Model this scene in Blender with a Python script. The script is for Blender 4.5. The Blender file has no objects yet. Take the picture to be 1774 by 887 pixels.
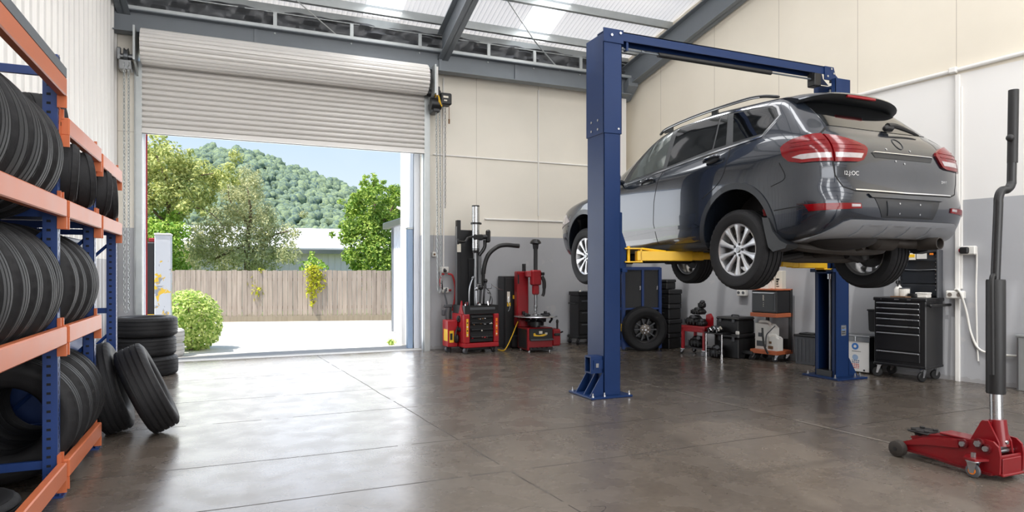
import bpy, bmesh, math, random
from mathutils import Vector as V, Matrix
from mathutils.bvhtree import BVHTree
RND = random.Random(11)
SC = bpy.context.scene
COL = SC.collection
PI = math.pi
def rad(a): return a * PI / 180

# ------------------------------------------------------------------ materials
def lin(c):
    return tuple(((x / 255) / 12.92 if x / 255 <= .04045 else ((x / 255 + .055) / 1.055) ** 2.4) for x in c) + (1,)
MATS = {}
def mat(name, rgb, rough=.5, metal=0, var=.08, scale=6, bump=0, bscale=40, coat=0, spec=.5, trans=0, stretch=None, emit=0):
    """principled material with a procedural noise that varies its colour and gloss"""
    m = bpy.data.materials.new(name); m.use_nodes = True
    nt = m.node_tree; N = nt.nodes; L = nt.links
    b = N['Principled BSDF']
    tc = N.new('ShaderNodeTexCoord'); nz = N.new('ShaderNodeTexNoise'); nz.inputs['Scale'].default_value = scale; nz.inputs['Detail'].default_value = 5
    src = tc.outputs['Object']
    if stretch:
        mp = N.new('ShaderNodeMapping'); mp.inputs['Scale'].default_value = stretch
        L.new(src, mp.inputs['Vector']); src = mp.outputs['Vector']
    L.new(src, nz.inputs['Vector'])
    mx = N.new('ShaderNodeMix'); mx.data_type = 'RGBA'
    c = lin(rgb)
    mx.inputs[6].default_value = tuple(min(1, x * (1 - var)) for x in c[:3]) + (1,)
    mx.inputs[7].default_value = tuple(min(1, x * (1 + var)) for x in c[:3]) + (1,)
    L.new(nz.outputs['Fac'], mx.inputs[0]); L.new(mx.outputs[2], b.inputs['Base Color'])
    mr = N.new('ShaderNodeMapRange'); mr.inputs['To Min'].default_value = max(0, rough - .05); mr.inputs['To Max'].default_value = min(1, rough + .05)
    L.new(nz.outputs['Fac'], mr.inputs['Value']); L.new(mr.outputs['Result'], b.inputs['Roughness'])
    b.inputs['Metallic'].default_value = metal
    b.inputs['Coat Weight'].default_value = coat; b.inputs['Coat Roughness'].default_value = .03
    b.inputs['Specular IOR Level'].default_value = spec
    if trans: b.inputs['Transmission Weight'].default_value = trans
    if bump:
        n2 = N.new('ShaderNodeTexNoise'); n2.inputs['Scale'].default_value = bscale; n2.inputs['Detail'].default_value = 4
        L.new(src, n2.inputs['Vector'])
        bp = N.new('ShaderNodeBump'); bp.inputs['Strength'].default_value = bump; bp.inputs['Distance'].default_value = .01
        L.new(n2.outputs['Fac'], bp.inputs['Height']); L.new(bp.outputs['Normal'], b.inputs['Normal'])
    MATS[name] = m
    return m
def nodes(m): return m.node_tree.nodes, m.node_tree.links, m.node_tree.nodes['Principled BSDF']

# ------------------------------------------------------------------ mesh builder
class MB:
    def __init__(s): s.v = []; s.f = []; s.m = []; s.mi = 0
    def add(s, vs, fs):
        o = len(s.v); s.v += [tuple(x) for x in vs]; s.f += [tuple(i + o for i in f) for f in fs]; s.m += [s.mi] * len(fs); return s
    def box(s, c, d, b=0, rz=0, rx=0, ry=0):
        h = [x / 2 for x in d]; b = min(b, min(h) * .98)
        M = Matrix.Rotation(rz, 3, 'Z') @ Matrix.Rotation(ry, 3, 'Y') @ Matrix.Rotation(rx, 3, 'X')
        c = V(c); S = (-1, 1)
        if b <= 0:
            vs = [c + M @ V((x * h[0], y * h[1], z * h[2])) for x in S for y in S for z in S]
            return s.add(vs, [(0, 1, 3, 2), (4, 6, 7, 5), (0, 4, 5, 1), (2, 3, 7, 6), (0, 2, 6, 4), (1, 5, 7, 3)])
        vs = []; ix = {}
        for x in S:
            for y in S:
                for z in S:
                    for k in range(3):
                        p = [x * h[0], y * h[1], z * h[2]]
                        for j in range(3):
                            if j != k: p[j] -= (x, y, z)[j] * b
                        ix[x, y, z, k] = len(vs); vs.append(c + M @ V(p))
        fs = []
        for k in range(3):
            a, d_ = [j for j in range(3) if j != k]
            for sg in S:
                q = []
                for (p, r) in ((-1, -1), (1, -1), (1, 1), (-1, 1)):
                    t = [0, 0, 0]; t[k] = sg; t[a] = p; t[d_] = r; q.append(ix[t[0], t[1], t[2], k])
                fs.append(q)
            for p in S:
                for r in S:
                    q = []
                    for (e, kk) in ((-1, a), (1, a), (1, d_), (-1, d_)):
                        t = [0, 0, 0]; t[k] = e; t[a] = p; t[d_] = r; q.append(ix[t[0], t[1], t[2], kk])
                    fs.append(q)
        for x in S:
            for y in S:
                for z in S: fs.append([ix[x, y, z, k] for k in range(3)])
        return s.add(vs, fs)
    def bb(s, x0, x1, y0, y1, z0, z1, b=0):
        return s.box(((x0 + x1) / 2, (y0 + y1) / 2, (z0 + z1) / 2), (abs(x1 - x0), abs(y1 - y0), abs(z1 - z0)), b)
    def tube(s, pts, r, n=10, closed=False, cap=True):
        P = [V(p) for p in pts]; K = len(P)
        rs = r if isinstance(r, (list, tuple)) else [r] * K
        vs = []; up = None
        for i, p in enumerate(P):
            if closed: t = P[(i + 1) % K] - P[i - 1]
            else: t = P[min(i + 1, K - 1)] - P[max(i - 1, 0)]
            t = t.normalized()
            if up is None: up = t.orthogonal().normalized()
            up = (up - t * up.dot(t)); up = up.normalized() if up.length > 1e-6 else t.orthogonal().normalized()
            w = t.cross(up)
            for k in range(n):
                a = 2 * PI * k / n; vs.append(p + (up * math.cos(a) + w * math.sin(a)) * rs[i])
        fs = []
        for i in range(K if closed else K - 1):
            for k in range(n):
                j = (i + 1) % K; fs.append((i * n + k, i * n + (k + 1) % n, j * n + (k + 1) % n, j * n + k))
        if not closed and cap: fs += [tuple(range(n))[::-1], tuple((K - 1) * n + k for k in range(n))]
        return s.add(vs, fs)
    def cyl(s, p0, p1, r0, r1=None, n=16, cap=True):
        return s.tube([p0, p1], [r0, r0 if r1 is None else r1], n, cap=cap)
    def lathe(s, prof, c=(0, 0, 0), ax='z', n=32, closed=False, fn=None):
        """prof: (radius, height) rings about an axis through c; fn may move a ring point"""
        vs = []; c = V(c); K = len(prof)
        for i, (r, h) in enumerate(prof):
            for k in range(n):
                a = 2 * PI * k / n; rr = r if fn is None else fn(r, h, k, i)
                x, y = rr * math.cos(a), rr * math.sin(a)
                vs.append(c + V({'z': (x, y, h), 'x': (h, x, y), 'y': (y, h, x)}[ax]))
        fs = []
        for i in range(K if closed else K - 1):
            j = (i + 1) % K
            for k in range(n): fs.append((i * n + k, i * n + (k + 1) % n, j * n + (k + 1) % n, j * n + k))
        if not closed:
            if prof[0][0] > 1e-6: fs.append(tuple(range(n))[::-1])
            if prof[-1][0] > 1e-6: fs.append(tuple((K - 1) * n + k for k in range(n)))
        return s.add(vs, fs)
    def prism(s, poly, ax, a, b):
        """polygon in the plane across ax, extruded from a to b: ax x -> (y,z), y -> (x,z), z -> (x,y)"""
        n = len(poly)
        def P(p, h): return {'x': (h, p[0], p[1]), 'y': (p[0], h, p[1]), 'z': (p[0], p[1], h)}[ax]
        vs = [P(p, a) for p in poly] + [P(p, b) for p in poly]
        fs = [tuple(range(n)), tuple(range(2 * n - 1, n - 1, -1))] + [(i, i + n, (i + 1) % n + n, (i + 1) % n) for i in range(n)]
        return s.add(vs, fs)
    def band(s, outer, inner, ax, a, b, closed=True):
        n = len(outer)
        def P(p, h): return {'x': (h, p[0], p[1]), 'y': (p[0], h, p[1]), 'z': (p[0], p[1], h)}[ax]
        vs = [P(p, a) for p in outer] + [P(p, a) for p in inner] + [P(p, b) for p in outer] + [P(p, b) for p in inner]
        fs = []
        for i in range(n if closed else n - 1):
            j = (i + 1) % n
            fs += [(i, j, n + j, n + i), (2 * n + i, 3 * n + i, 3 * n + j, 2 * n + j), (i, 2 * n + i, 2 * n + j, j), (n + i, n + j, 3 * n + j, 3 * n + i)]
        if not closed:
            fs += [(0, n, 3 * n, 2 * n), (n - 1, 3 * n - 1, 4 * n - 1, 2 * n - 1)]
        return s.add(vs, fs)
    def ball(s, c, r, n=16, m=10, fn=None):
        r = r if isinstance(r, (list, tuple)) else (r, r, r); c = V(c); vs = [c + V((0, 0, r[2]))]
        for i in range(1, m):
            for k in range(n):
                t = PI * i / m; a = 2 * PI * k / n
                vs.append(c + V((r[0] * math.sin(t) * math.cos(a), r[1] * math.sin(t) * math.sin(a), r[2] * math.cos(t))))
        vs.append(c - V((0, 0, r[2])))
        fs = [(0, 1 + k, 1 + (k + 1) % n) for k in range(n)]
        for i in range(m - 2):
            for k in range(n): fs.append((1 + i * n + k, 1 + (i + 1) * n + k, 1 + (i + 1) * n + (k + 1) % n, 1 + i * n + (k + 1) % n))
        e = len(vs) - 1; o = 1 + (m - 2) * n
        fs += [(o + k, e, o + (k + 1) % n) for k in range(n)]
        return s.add(vs, fs)
    def grid(s, fn, nu, nv):
        vs = [fn(i / nu, j / nv) for j in range(nv + 1) for i in range(nu + 1)]
        return s.add(vs, [(j * (nu + 1) + i, j * (nu + 1) + i + 1, (j + 1) * (nu + 1) + i + 1, (j + 1) * (nu + 1) + i) for j in range(nv) for i in range(nu)])
    def mesh(s, name, mats, smooth=35, fix=True):
        me = bpy.data.meshes.new(name); me.from_pydata(s.v, [], s.f)
        for m in (mats if isinstance(mats, (list, tuple)) else [mats]): me.materials.append(m)
        if any(s.m): me.polygons.foreach_set('material_index', s.m)
        finish(me, smooth, fix)
        return me
    def obj(s, name, mats, parent=None, smooth=35, fix=True, loc=None, rz=0):
        return link(name, s.mesh(name, mats, smooth, fix), parent, loc, rz)
def finish(me, smooth=35, fix=True):
    if not (smooth or fix): return
    bm = bmesh.new(); bm.from_mesh(me)
    if fix: bmesh.ops.recalc_face_normals(bm, faces=bm.faces)
    if smooth:
        for f in bm.faces: f.smooth = True
        lim = rad(smooth)
        for e in bm.edges:
            if len(e.link_faces) == 2 and e.calc_face_angle(0) > lim: e.smooth = False
    bm.to_mesh(me); bm.free()
def link(name, data, parent=None, loc=None, rz=0):
    o = bpy.data.objects.new(name, data); COL.objects.link(o)
    if parent: o.parent = parent
    if loc: o.location = loc
    if rz: o.rotation_euler = (0, 0, rz)
    return o
def tag(o, label, cat, group=None, kind=None):
    o['label'] = label; o['category'] = cat
    if group: o['group'] = group
    if kind: o['kind'] = kind
    return o
def thing(name, label, cat, loc=(0, 0, 0), rz=0, group=None):
    o = bpy.data.objects.new(name, None); COL.objects.link(o); o.location = loc; o.rotation_euler = (0, 0, rz); o.empty_display_size = .1
    return tag(o, label, cat, group)
def struct(o, label=None, cat=None):
    o['kind'] = 'structure'
    if label: o['label'] = label
    if cat: o['category'] = cat
    return o
def kids(o): return [c for c in bpy.data.objects if c.parent == o]
def copy_tree(o, parent=None):
    c = o.copy(); COL.objects.link(c)
    if parent: c.parent = parent
    for k in list(o.children): copy_tree(k, c)
    return c
def arc(cx, cy, r, a0, a1, n):
    return [(cx + r * math.cos(rad(a0 + (a1 - a0) * i / n)), cy + r * math.sin(rad(a0 + (a1 - a0) * i / n))) for i in range(n + 1)]
def curve(pts, n=8):
    """Catmull-Rom through the points"""
    P = [V(p) for p in pts]; P = [P[0] * 2 - P[1]] + P + [P[-1] * 2 - P[-2]]; out = []
    for i in range(1, len(P) - 2):
        a, b, c, d = P[i - 1:i + 3]
        for k in range(n):
            t = k / n; out.append(.5 * ((2 * b) + (c - a) * t + (2 * a - 5 * b + 4 * c - d) * t * t + (3 * b - a - 3 * c + d) * t ** 3))
    return out + [P[-2]]
def boolean(a, b, op):
    oa = bpy.data.objects.new('a', a); ob = bpy.data.objects.new('b', b); COL.objects.link(oa); COL.objects.link(ob)
    m = oa.modifiers.new('x', 'BOOLEAN'); m.operation = op; m.object = ob; m.solver = 'EXACT'
    dg = bpy.context.evaluated_depsgraph_get(); me = bpy.data.meshes.new_from_object(oa.evaluated_get(dg))
    bpy.data.objects.remove(oa); bpy.data.objects.remove(ob)
    return me

# ------------------------------------------------------------------ palette
M = MATS
mat('steel_grey', (98, 104, 110), .45, .3)
mat('beam_grey', (114, 120, 126), .5, .2, var=.1, scale=3)
mat('galvanised', (176, 180, 180), .4, .6, var=.12, scale=9)
mat('white_paint', (232, 230, 226), .45, var=.03)
mat('white_sheet', (240, 236, 232), .5, var=.03, scale=2)
mat('cream_sheet', (226, 223, 216), .5, var=.04, scale=2)
mat('shutter_paint', (216, 213, 209), .38, .1, var=.06, scale=4, stretch=(.4, 1, 6))
mat('mesh_black', (44, 45, 47), .6, bump=.3, bscale=60)
mat('foil_black', (88, 90, 93), .45, .2, bump=.6, bscale=9)
mat('orange_beam', (190, 104, 66), .45, var=.1, spec=.35)
mat('rack_blue', (28, 56, 112), .4, var=.1)
mat('lift_blue', (20, 46, 90), .45, var=.06, scale=3, spec=.28)
mat('lift_yellow', (236, 186, 24), .4, var=.06)
mat('black_metal', (26, 26, 28), .38, var=.15)
mat('black_plastic', (24, 24, 25), .5, var=.1)
mat('dark_hole', (8, 8, 9), .8)
mat('rubber', (29, 29, 31), .7, var=.12, scale=14, bump=.15, bscale=120, spec=.35)
mat('rubber_new', (27, 27, 29), .62, var=.12, scale=14, bump=.1, bscale=120, spec=.35)
mat('rubber_pale', (188, 186, 182), .75, var=.12, scale=14, bump=.2, bscale=60)
mat('chrome', (225, 226, 228), .12, 1, var=.03)
mat('brushed_alloy', (196, 198, 200), .28, 1, var=.04)
mat('alloy_rim', (206, 207, 209), .32, .85, var=.03)
mat('satin_steel', (150, 152, 154), .3, .9)
mat('red_paint', (164, 20, 30), .32, var=.08, coat=.3)
mat('red_dark', (142, 16, 26), .36, var=.15)
mat('red_rubber', (190, 50, 52), .5)
mat('white_plastic', (228, 226, 220), .4, var=.03)
mat('yellow_label', (238, 190, 40), .5)
mat('orange_label', (236, 128, 30), .5)
mat('blue_label', (58, 118, 190), .5)
mat('grey_plastic', (80, 82, 86), .5)
mat('zinc', (190, 192, 196), .25, .9, var=.08)
mat('paper', (224, 218, 204), .7, var=.05)
mat('cardboard_white', (226, 222, 214), .7, var=.05)
mat('brown_part', (120, 88, 60), .6, var=.4, scale=30)
mat('underbody', (40, 38, 38), .6, .2, var=.25, scale=8)
mat('hub_grey', (128, 120, 112), .5, .4, var=.3, scale=20)
mat('underbody_rust', (54, 49, 45), .65, .2, var=.3, scale=8)
mat('car_paint', (32, 38, 48), .24, .4, var=.02, scale=3, coat=1)
mat('car_trim', (30, 32, 35), .38, var=.06)
mat('car_cladding', (38, 41, 46), .38, .2, var=.05, coat=.2)
mat('car_glass', (10, 11, 12), .03, var=.02, spec=.8, coat=.5)
mat('mirrored_glass', (150, 156, 152), .04, .75, var=.02)  # pale mirror colour put in for the bright view in the front panes
mat('jack_red', (122, 14, 22), .34, var=.1, coat=.2)
mat('jack_red_dark', (92, 12, 18), .4, var=.15)
mat('lamp_red', (112, 3, 10), .14, var=.4, scale=14, coat=.2, spec=.35)
mat('lamp_clear', (176, 168, 170), .15, .3, var=.25, scale=30, coat=1)
mat('skid_silver', (132, 134, 138), .36, .25, var=.04)
mat('white_wall_out', (232, 236, 244), .45, var=.03)
mat('blue_post', (158, 182, 212), .45)
mat('blue_cabinet', (34, 62, 118), .4, var=.15)

# ------------------------------------------------------------------ camera
cam = bpy.data.cameras.new('camera'); cam.sensor_width = 36; cam.lens = 36 * 1128 / 1774
cam.shift_y = 26.5 / 1774; cam.clip_end = 2000; cam.clip_start = .05
co = bpy.data.objects.new('camera', cam); COL.objects.link(co); co.location = (0, 0, 1.25); co.rotation_euler = (PI / 2, 0, -rad(23.35)); SC.camera = co
vs = SC.view_settings; vs.view_transform = 'Standard'; vs.look = 'None'; vs.gamma = 1; vs.exposure = 0; vs.use_curve_mapping = False
SC.cycles.max_bounces = 10; SC.cycles.diffuse_bounces = 5; SC.cycles.glossy_bounces = 5; SC.cycles.sample_clamp_indirect = 8
SC.cycles.use_denoising = True; SC.cycles.caustics_reflective = False; SC.cycles.caustics_refractive = False
# ------------------------------------------------------------------ the hall
EAVE, SLOPE, YB = 4.95, .31, 10.1
YRIDGE = 3.6
def roof_z(y): return EAVE + SLOPE * (YB - y) if y >= YRIDGE else EAVE + SLOPE * (YB - YRIDGE) - SLOPE * (YRIDGE - y)
def wall_x(y): return 6.63 + .18683 * (YB - y)      # the right wall runs slightly splayed
RW = math.atan2(-.983, .1836)                        # frame of things along it: x to the right, y into the wall
def WP(y, off=0, z=0):
    """point on the right wall at depth y, moved off metres into the room"""
    return (wall_x(y) - .983 * off, y - .1836 * off, z)
def left_x(y): return -1.40 - .044 * (YB - y)

# concrete floor: mottled, polished, with saw-cut joints
fm = mat('polished_concrete', (128, 116, 104), .22, var=.0)
N, L, B = nodes(fm)
tc = N.new('ShaderNodeTexCoord')
def noise(sc, det=6, vec=None, dist=0):
    n = N.new('ShaderNodeTexNoise'); n.inputs['Scale'].default_value = sc; n.inputs['Detail'].default_value = det; n.inputs['Distortion'].default_value = dist
    L.new(vec or tc.outputs['Object'], n.inputs['Vector']); return n
def math_(op, a, b=None, c=None):
    n = N.new('ShaderNodeMath'); n.operation = op
    for i, x in enumerate((a, b, c)):
        if x is None: continue
        if isinstance(x, (int, float)): n.inputs[i].default_value = x
        else: L.new(x, n.inputs[i])
    return n.outputs[0]
def ramp(fac, stops):
    r = N.new('ShaderNodeValToRGB'); e = r.color_ramp.elements
    for i, (p, c) in enumerate(stops):
        x = e[i] if i < 2 else e.new(p)
        x.position = p; x.color = c if len(c) == 4 else lin(c)
    L.new(fac, r.inputs['Fac']); return r.outputs['Color']
def mixc(fac, a, b, mode='MIX'):
    n = N.new('ShaderNodeMix'); n.data_type = 'RGBA'; n.blend_type = mode
    for i, x in ((0, fac), (6, a), (7, b)):
        if isinstance(x, (int, float)): n.inputs[i].default_value = x
        elif isinstance(x, tuple): n.inputs[i].default_value = x
        else: L.new(x, n.inputs[i])
    return n.outputs[2]
big = noise(.8, 9, dist=.1); mid = noise(4, 9, dist=.15); fine = noise(24, 5)
basec = ramp(math_('ADD', math_('MULTIPLY', big.outputs['Fac'], .55), math_('MULTIPLY', mid.outputs['Fac'], .45)),
             [(.32, (80, 72, 64)), (.5, (95, 87, 79)), (.68, (112, 103, 94))])
basec = mixc(.35, basec, ramp(fine.outputs['Fac'], [(.3, (82, 74, 67)), (.7, (108, 99, 90))]))
sx = N.new('ShaderNodeSeparateXYZ'); L.new(tc.outputs['Object'], sx.inputs[0])
wob = noise(1.3, 6); wo = math_('MULTIPLY', math_('SUBTRACT', wob.outputs['Fac'], .5), .05)
def joint(coord, at, w): return math_('LESS_THAN', math_('ABSOLUTE', math_('SUBTRACT', math_('ADD', coord, wo), at)), w)
jx = math_('ADD', sx.outputs['X'], math_('MULTIPLY', sx.outputs['Y'], .07))
j = None
for c_, at, w in [(sx.outputs['Y'], v, .006) for v in (1.9, 3.75, 4.6, 5.87, 6.92, 8.3)] + [(jx, 1.87, .005), (jx, 4.62, .007), (jx, 6.6, .005)]:
    q = joint(c_, at, w); j = q if j is None else math_('MAXIMUM', j, q)
brk = math_('GREATER_THAN', noise(3, 4).outputs['Fac'], .40)
j = math_('MULTIPLY', j, brk)
# hairline cracks
vo = N.new('ShaderNodeTexVoronoi'); vo.feature = 'DISTANCE_TO_EDGE'; vo.inputs['Scale'].default_value = .45
dv = N.new('ShaderNodeVectorMath'); dv.operation = 'ADD'; L.new(tc.outputs['Object'], dv.inputs[0]); L.new(noise(2.2, 6).outputs['Color'], dv.inputs[1]); L.new(dv.outputs[0], vo.inputs['Vector'])
ck = math_('MULTIPLY', math_('LESS_THAN', vo.outputs['Distance'], .0022), math_('GREATER_THAN', noise(.8, 3).outputs['Fac'], .52))
chalk = math_('MULTIPLY', joint(jx, 4.65, .010), math_('GREATER_THAN', noise(2.2, 6).outputs['Fac'], .47)); basec = mixc(math_('MULTIPLY', chalk, .45), basec, lin((176, 168, 158)))
basec = mixc(math_('MULTIPLY', math_('MAXIMUM', j, math_('MULTIPLY', ck, .6)), .75), basec, lin((34, 30, 27)))
L.new(basec, B.inputs['Base Color'])
rr = N.new('ShaderNodeMapRange'); rr.inputs['From Min'].default_value = .3; rr.inputs['From Max'].default_value = .7; rr.inputs['To Min'].default_value = .20; rr.inputs['To Max'].default_value = .33
L.new(mid.outputs['Fac'], rr.inputs['Value']); L.new(math_('ADD', rr.outputs['Result'], math_('MULTIPLY', j, .4)), B.inputs['Roughness'])
bp = N.new('ShaderNodeBump'); bp.inputs['Strength'].default_value = .09; bp.inputs['Distance'].default_value = .01
L.new(math_('ADD', math_('MULTIPLY', fine.outputs['Fac'], .25), math_('ADD', math_('MULTIPLY', mid.outputs['Fac'], .35), math_('MULTIPLY', j, -.6))), bp.inputs['Height']); L.new(bp.outputs['Normal'], B.inputs['Normal'])
B.inputs['Specular IOR Level'].default_value = .5
mb = MB(); mb.prism([(-2.2, -6), (10, -6), (6.9, 10.3), (-1.7, 10.3)], 'z', -.15, 0)
struct(mb.obj('floor', fm, smooth=0))

# painted walls: cream above, grey dado below, fine panel joints
def wall_mat(name, line, panels, cream=(234, 228, 216), grey=(176, 177, 181), pale=None):
    global N, L, B, tc
    m = mat(name, cream, .55); N, L, B = nodes(m); tc = N.new('ShaderNodeTexCoord')
    s = N.new('ShaderNodeSeparateXYZ'); L.new(tc.outputs['Object'], s.inputs[0])
    n1 = noise(1.2, 6); n2 = noise(14, 5)
    c1 = ramp(n1.outputs['Fac'], [(.3, tuple(int(x * .97) for x in cream)), (.7, cream)])
    c2 = ramp(n1.outputs['Fac'], [(.3, tuple(int(x * .95) for x in grey)), (.7, grey)])
    f = math_('LESS_THAN', s.outputs['Z'], line)
    if pale: c1 = mixc(math_('MULTIPLY', math_('LESS_THAN', s.outputs['Z'], 3.5), math_('GREATER_THAN', s.outputs['X'], pale)), c1, lin((232, 230, 227)))
    c = mixc(f, c1, c2)
    for ax, at in panels:
        jn = math_('LESS_THAN', math_('ABSOLUTE', math_('SUBTRACT', s.outputs[ax], at)), .004)
        if ax != 'Z': jn = math_('MULTIPLY', jn, math_('GREATER_THAN', s.outputs['Z'], line))
        c = mixc(math_('MULTIPLY', jn, .55), c, lin((150, 138, 120)))
    sc = math_('MULTIPLY', math_('LESS_THAN', s.outputs['Z'], math_('MULTIPLY', n2.outputs['Fac'], .09)), .3)
    c = mixc(sc, c, lin((120, 112, 104)))
    # scuffs and flaked spots low on the wall
    sp = math_('MULTIPLY', math_('GREATER_THAN', noise(5, 8).outputs['Fac'], .66), math_('LESS_THAN', s.outputs['Z'], 1.5))
    c = mixc(math_('MULTIPLY', sp, .25), c, lin((196, 192, 188)))
    L.new(c, B.inputs['Base Color'])
    return m
wm_back = wall_mat('painted_wall_back', 1.83, [('X', 3.72), ('X', 4.85), ('X', 5.98), ('Z', 3.11)])
mb = MB()
mb.bb(2.82, 6.9, YB, YB + .2, 0, 5.3); mb.bb(-1.7, -1.12, YB, YB + .2, 0, 5.3); mb.bb(-1.12, 2.82, YB, YB + .2, 4.2, 5.3)
struct(mb.obj('wall_back', wm_back, smooth=0))
# right wall, object frame along the wall
wm_right = wall_mat('painted_wall_right', 2.06, [('X', .85 + 1.13 * i) for i in range(12)], cream=(232, 224, 208), pale=3.4)
LW = math.hypot(16.1, .18683 * 16.1)
def topz(s): return roof_z(YB - s * .983) + .2
poly = [(-.1, 0), (LW, 0), (LW, topz(LW)), ((YB - YRIDGE) / .983, topz((YB - YRIDGE) / .983)), (-.1, topz(-.1))]
mb = MB(); mb.prism(poly, 'y', 0, .2)
struct(mb.obj('wall_right', wm_right, smooth=0, loc=WP(YB), rz=RW))
# left wall: ribbed white sheeting
def ribs(L_, period=.19, d=.028):
    p = []; x = 0
    while x < L_:
        for a, h in ((0, 0), (.62, 0), (.70, 1), (.86, 1), (.94, 0)):
            p.append((x + a * period, h * d))
        x += period
    return p
lm = wall_mat('sheet_wall_left', 1.4, [], cream=(236, 234, 230), grey=(196, 196, 198))
mb = MB(); pr = ribs(16); vs_ = []; fs_ = []
dl = V((-.044, -1, 0)).normalized()
for s_, h in pr:
    p = V((-1.40, YB, 0)) + dl * s_ + V((1, -.044, 0)) * h
    vs_ += [p, p + V((0, 0, roof_z(p.y) + .12))]
for i in range(len(pr) - 1): fs_.append((2 * i, 2 * i + 2, 2 * i + 3, 2 * i + 1))
mb.add(vs_, fs_)
vs2 = [(-1.40 - .06, YB, 0), (-1.46, YB, 5.1), (-1.46 - .044 * 16.1, YB - 16.1, 0), (-1.46 - .044 * 16.1, YB - 16.1, 4.9), (-1.46 - .044 * 6.5, YRIDGE, 7)]
mb.add(vs2, [(0, 2, 3, 4, 1)])
struct(mb.obj('wall_left', lm, smooth=0, fix=False))
# rear wall behind the camera with its own wide open doorway
mb = MB(); mb.bb(-2.4, -.6, -6.2, -6, 0, 5.5); mb.bb(6.6, 10, -6.2, -6, 0, 5.5); mb.bb(-.6, 6.6, -6.2, -6, 4.2, 5.5)
struct(mb.obj('wall_rear', wm_back, smooth=0))

# roof: ribbed white sheets with translucent rooflight strips
RL = [(1.84, 2.40, 9.95), (4.32, 4.90, 10.0)]                # the two strips in view
XS = [-1.9, 1.84, 2.40, 4.32, 4.90, 9.9]
sheet = MB()
def strip(mb, x0, x1, y0, y1, dz=0, per=.075, d=.007):
    n = max(1, round((x1 - x0) / per)); per = (x1 - x0) / n; prof = []
    for i in range(n):
        for a, h in ((0, 0), (.5, 0), (.62, 1), (.88, 1)): prof.append((x0 + (i + a) * per, h * d))
    prof.append((x1, 0)); vs = []; fs = []
    for x, h in prof: vs += [(x, y0, roof_z(y0) + .15 + h + dz), (x, y1, roof_z(y1) + .15 + h + dz)]
    for i in range(len(prof) - 1): fs.append((2 * i, 2 * i + 2, 2 * i + 3, 2 * i + 1))
    mb.add(vs, fs)
for i, (x0, x1) in enumerate(zip(XS, XS[1:])):
    if i in (1, 3):
        strip(sheet, x0, x1, 10.35, 9.97)
    else: strip(sheet, x0, x1, 10.35, YRIDGE)
for (x0, x1) in ((-1.9, -.2), (.6, 3.2), (4.0, 6.6), (7.4, 10)): strip(sheet, x0, x1, YRIDGE, -6.2)
struct(sheet.obj('ceiling', M['white_sheet'], smooth=0, fix=False))
N, L, B = nodes(M['white_sheet']); tl = N.new('ShaderNodeBsdfTranslucent'); tl.inputs[0].default_value = (1, .97, .94, 1); ms = N.new('ShaderNodeMixShader'); ms.inputs[0].default_value = .21
L.new(B.outputs[0], ms.inputs[1]); L.new(tl.outputs[0], ms.inputs[2]); L.new(ms.outputs[0], N['Material Output'].inputs['Surface'])      # translucency added to the sheeting so the ceiling glows and fills the room
tr = bpy.data.materials.new('rooflight_sheet'); tr.use_nodes = True; MATS['rooflight_sheet'] = tr
N, L, B = nodes(tr); tb = N.new('ShaderNodeBsdfTranslucent'); tb.inputs[0].default_value = (.95, .95, .93, 1)
tc = N.new('ShaderNodeTexCoord'); nz = noise(3); df = N.new('ShaderNodeBsdfTransparent'); df.inputs[0].default_value = (.95, .97, 1, 1)
ms = N.new('ShaderNodeMixShader'); mr = N.new('ShaderNodeMapRange'); mr.inputs['To Min'].default_value = .12; mr.inputs['To Max'].default_value = .2
L.new(nz.outputs['Fac'], mr.inputs['Value']); L.new(mr.outputs['Result'], ms.inputs[0]); L.new(tb.outputs[0], ms.inputs[1]); L.new(df.outputs[0], ms.inputs[2]); L.new(ms.outputs[0], N['Material Output'].inputs['Surface'])
k = 1
for (x0, x1, y0, y1) in ((1.84, 2.40, 9.97, YRIDGE), (4.32, 4.90, 9.97, YRIDGE), (-.2, .6, YRIDGE, -6.2), (3.2, 4.0, YRIDGE, -6.2), (6.6, 7.4, YRIDGE, -6.2)):  # last three strips are unseen, added to even out the light
    mb = MB(); strip(mb, x0, x1, y0, y1)
    struct(mb.obj('window_%d' % k, tr, smooth=0, fix=False), 'translucent rooflight strip between white roof sheets', 'rooflight'); k += 1

# steelwork
def along(mb, prof, axis_pts, side):
    pass
mb = MB()      # eaves beam: channel with bottom and top flange
mb.bb(-1.40, 6.50, 9.86, 9.90, 4.38, 4.67); mb.bb(-1.40, 6.50, 9.72, 9.90, 4.37, 4.385); mb.bb(-1.40, 6.50, 9.76, 9.90, 4.665, 4.68)
for x in (.30, 3.0, 4.3): mb.bb(x, x + .05, 9.835, 9.86, 4.40, 4.66)
struct(mb.obj('beam', M['beam_grey'], smooth=0), 'dark grey steel eaves beam over the roller door', 'beam')
mb = MB()      # pale girt resting on it, cleats, purlins
mb.bb(-1.42, 6.62, 9.80, 9.86, 4.685, 4.735)
for x in (-1.36, .55, 1.62, 2.66, 3.80, 4.62, 5.5): mb.bb(x, x + .05, 9.80, 9.83, 4.70, 4.92); mb.cyl((x + .025, 9.84, 4.64), (x + .025, 9.86, 4.64), .012, n=8)
struct(mb.obj('trim_1', M['galvanised'], smooth=0))
mb = MB()
for y in (10.02, 9.72, 8.98, 8.24, 7.5, 6.76, 6.02, 5.28, 4.5, 3.75):
    z = roof_z(y); mb.bb(-1.7, wall_x(y) - .02, y - .006, y + .006, z, z + .14); mb.bb(-1.7, wall_x(y) - .02, y - .06, y, z, z + .012); mb.bb(-1.7, wall_x(y) - .02, y, y + .06, z + .128, z + .14)
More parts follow.
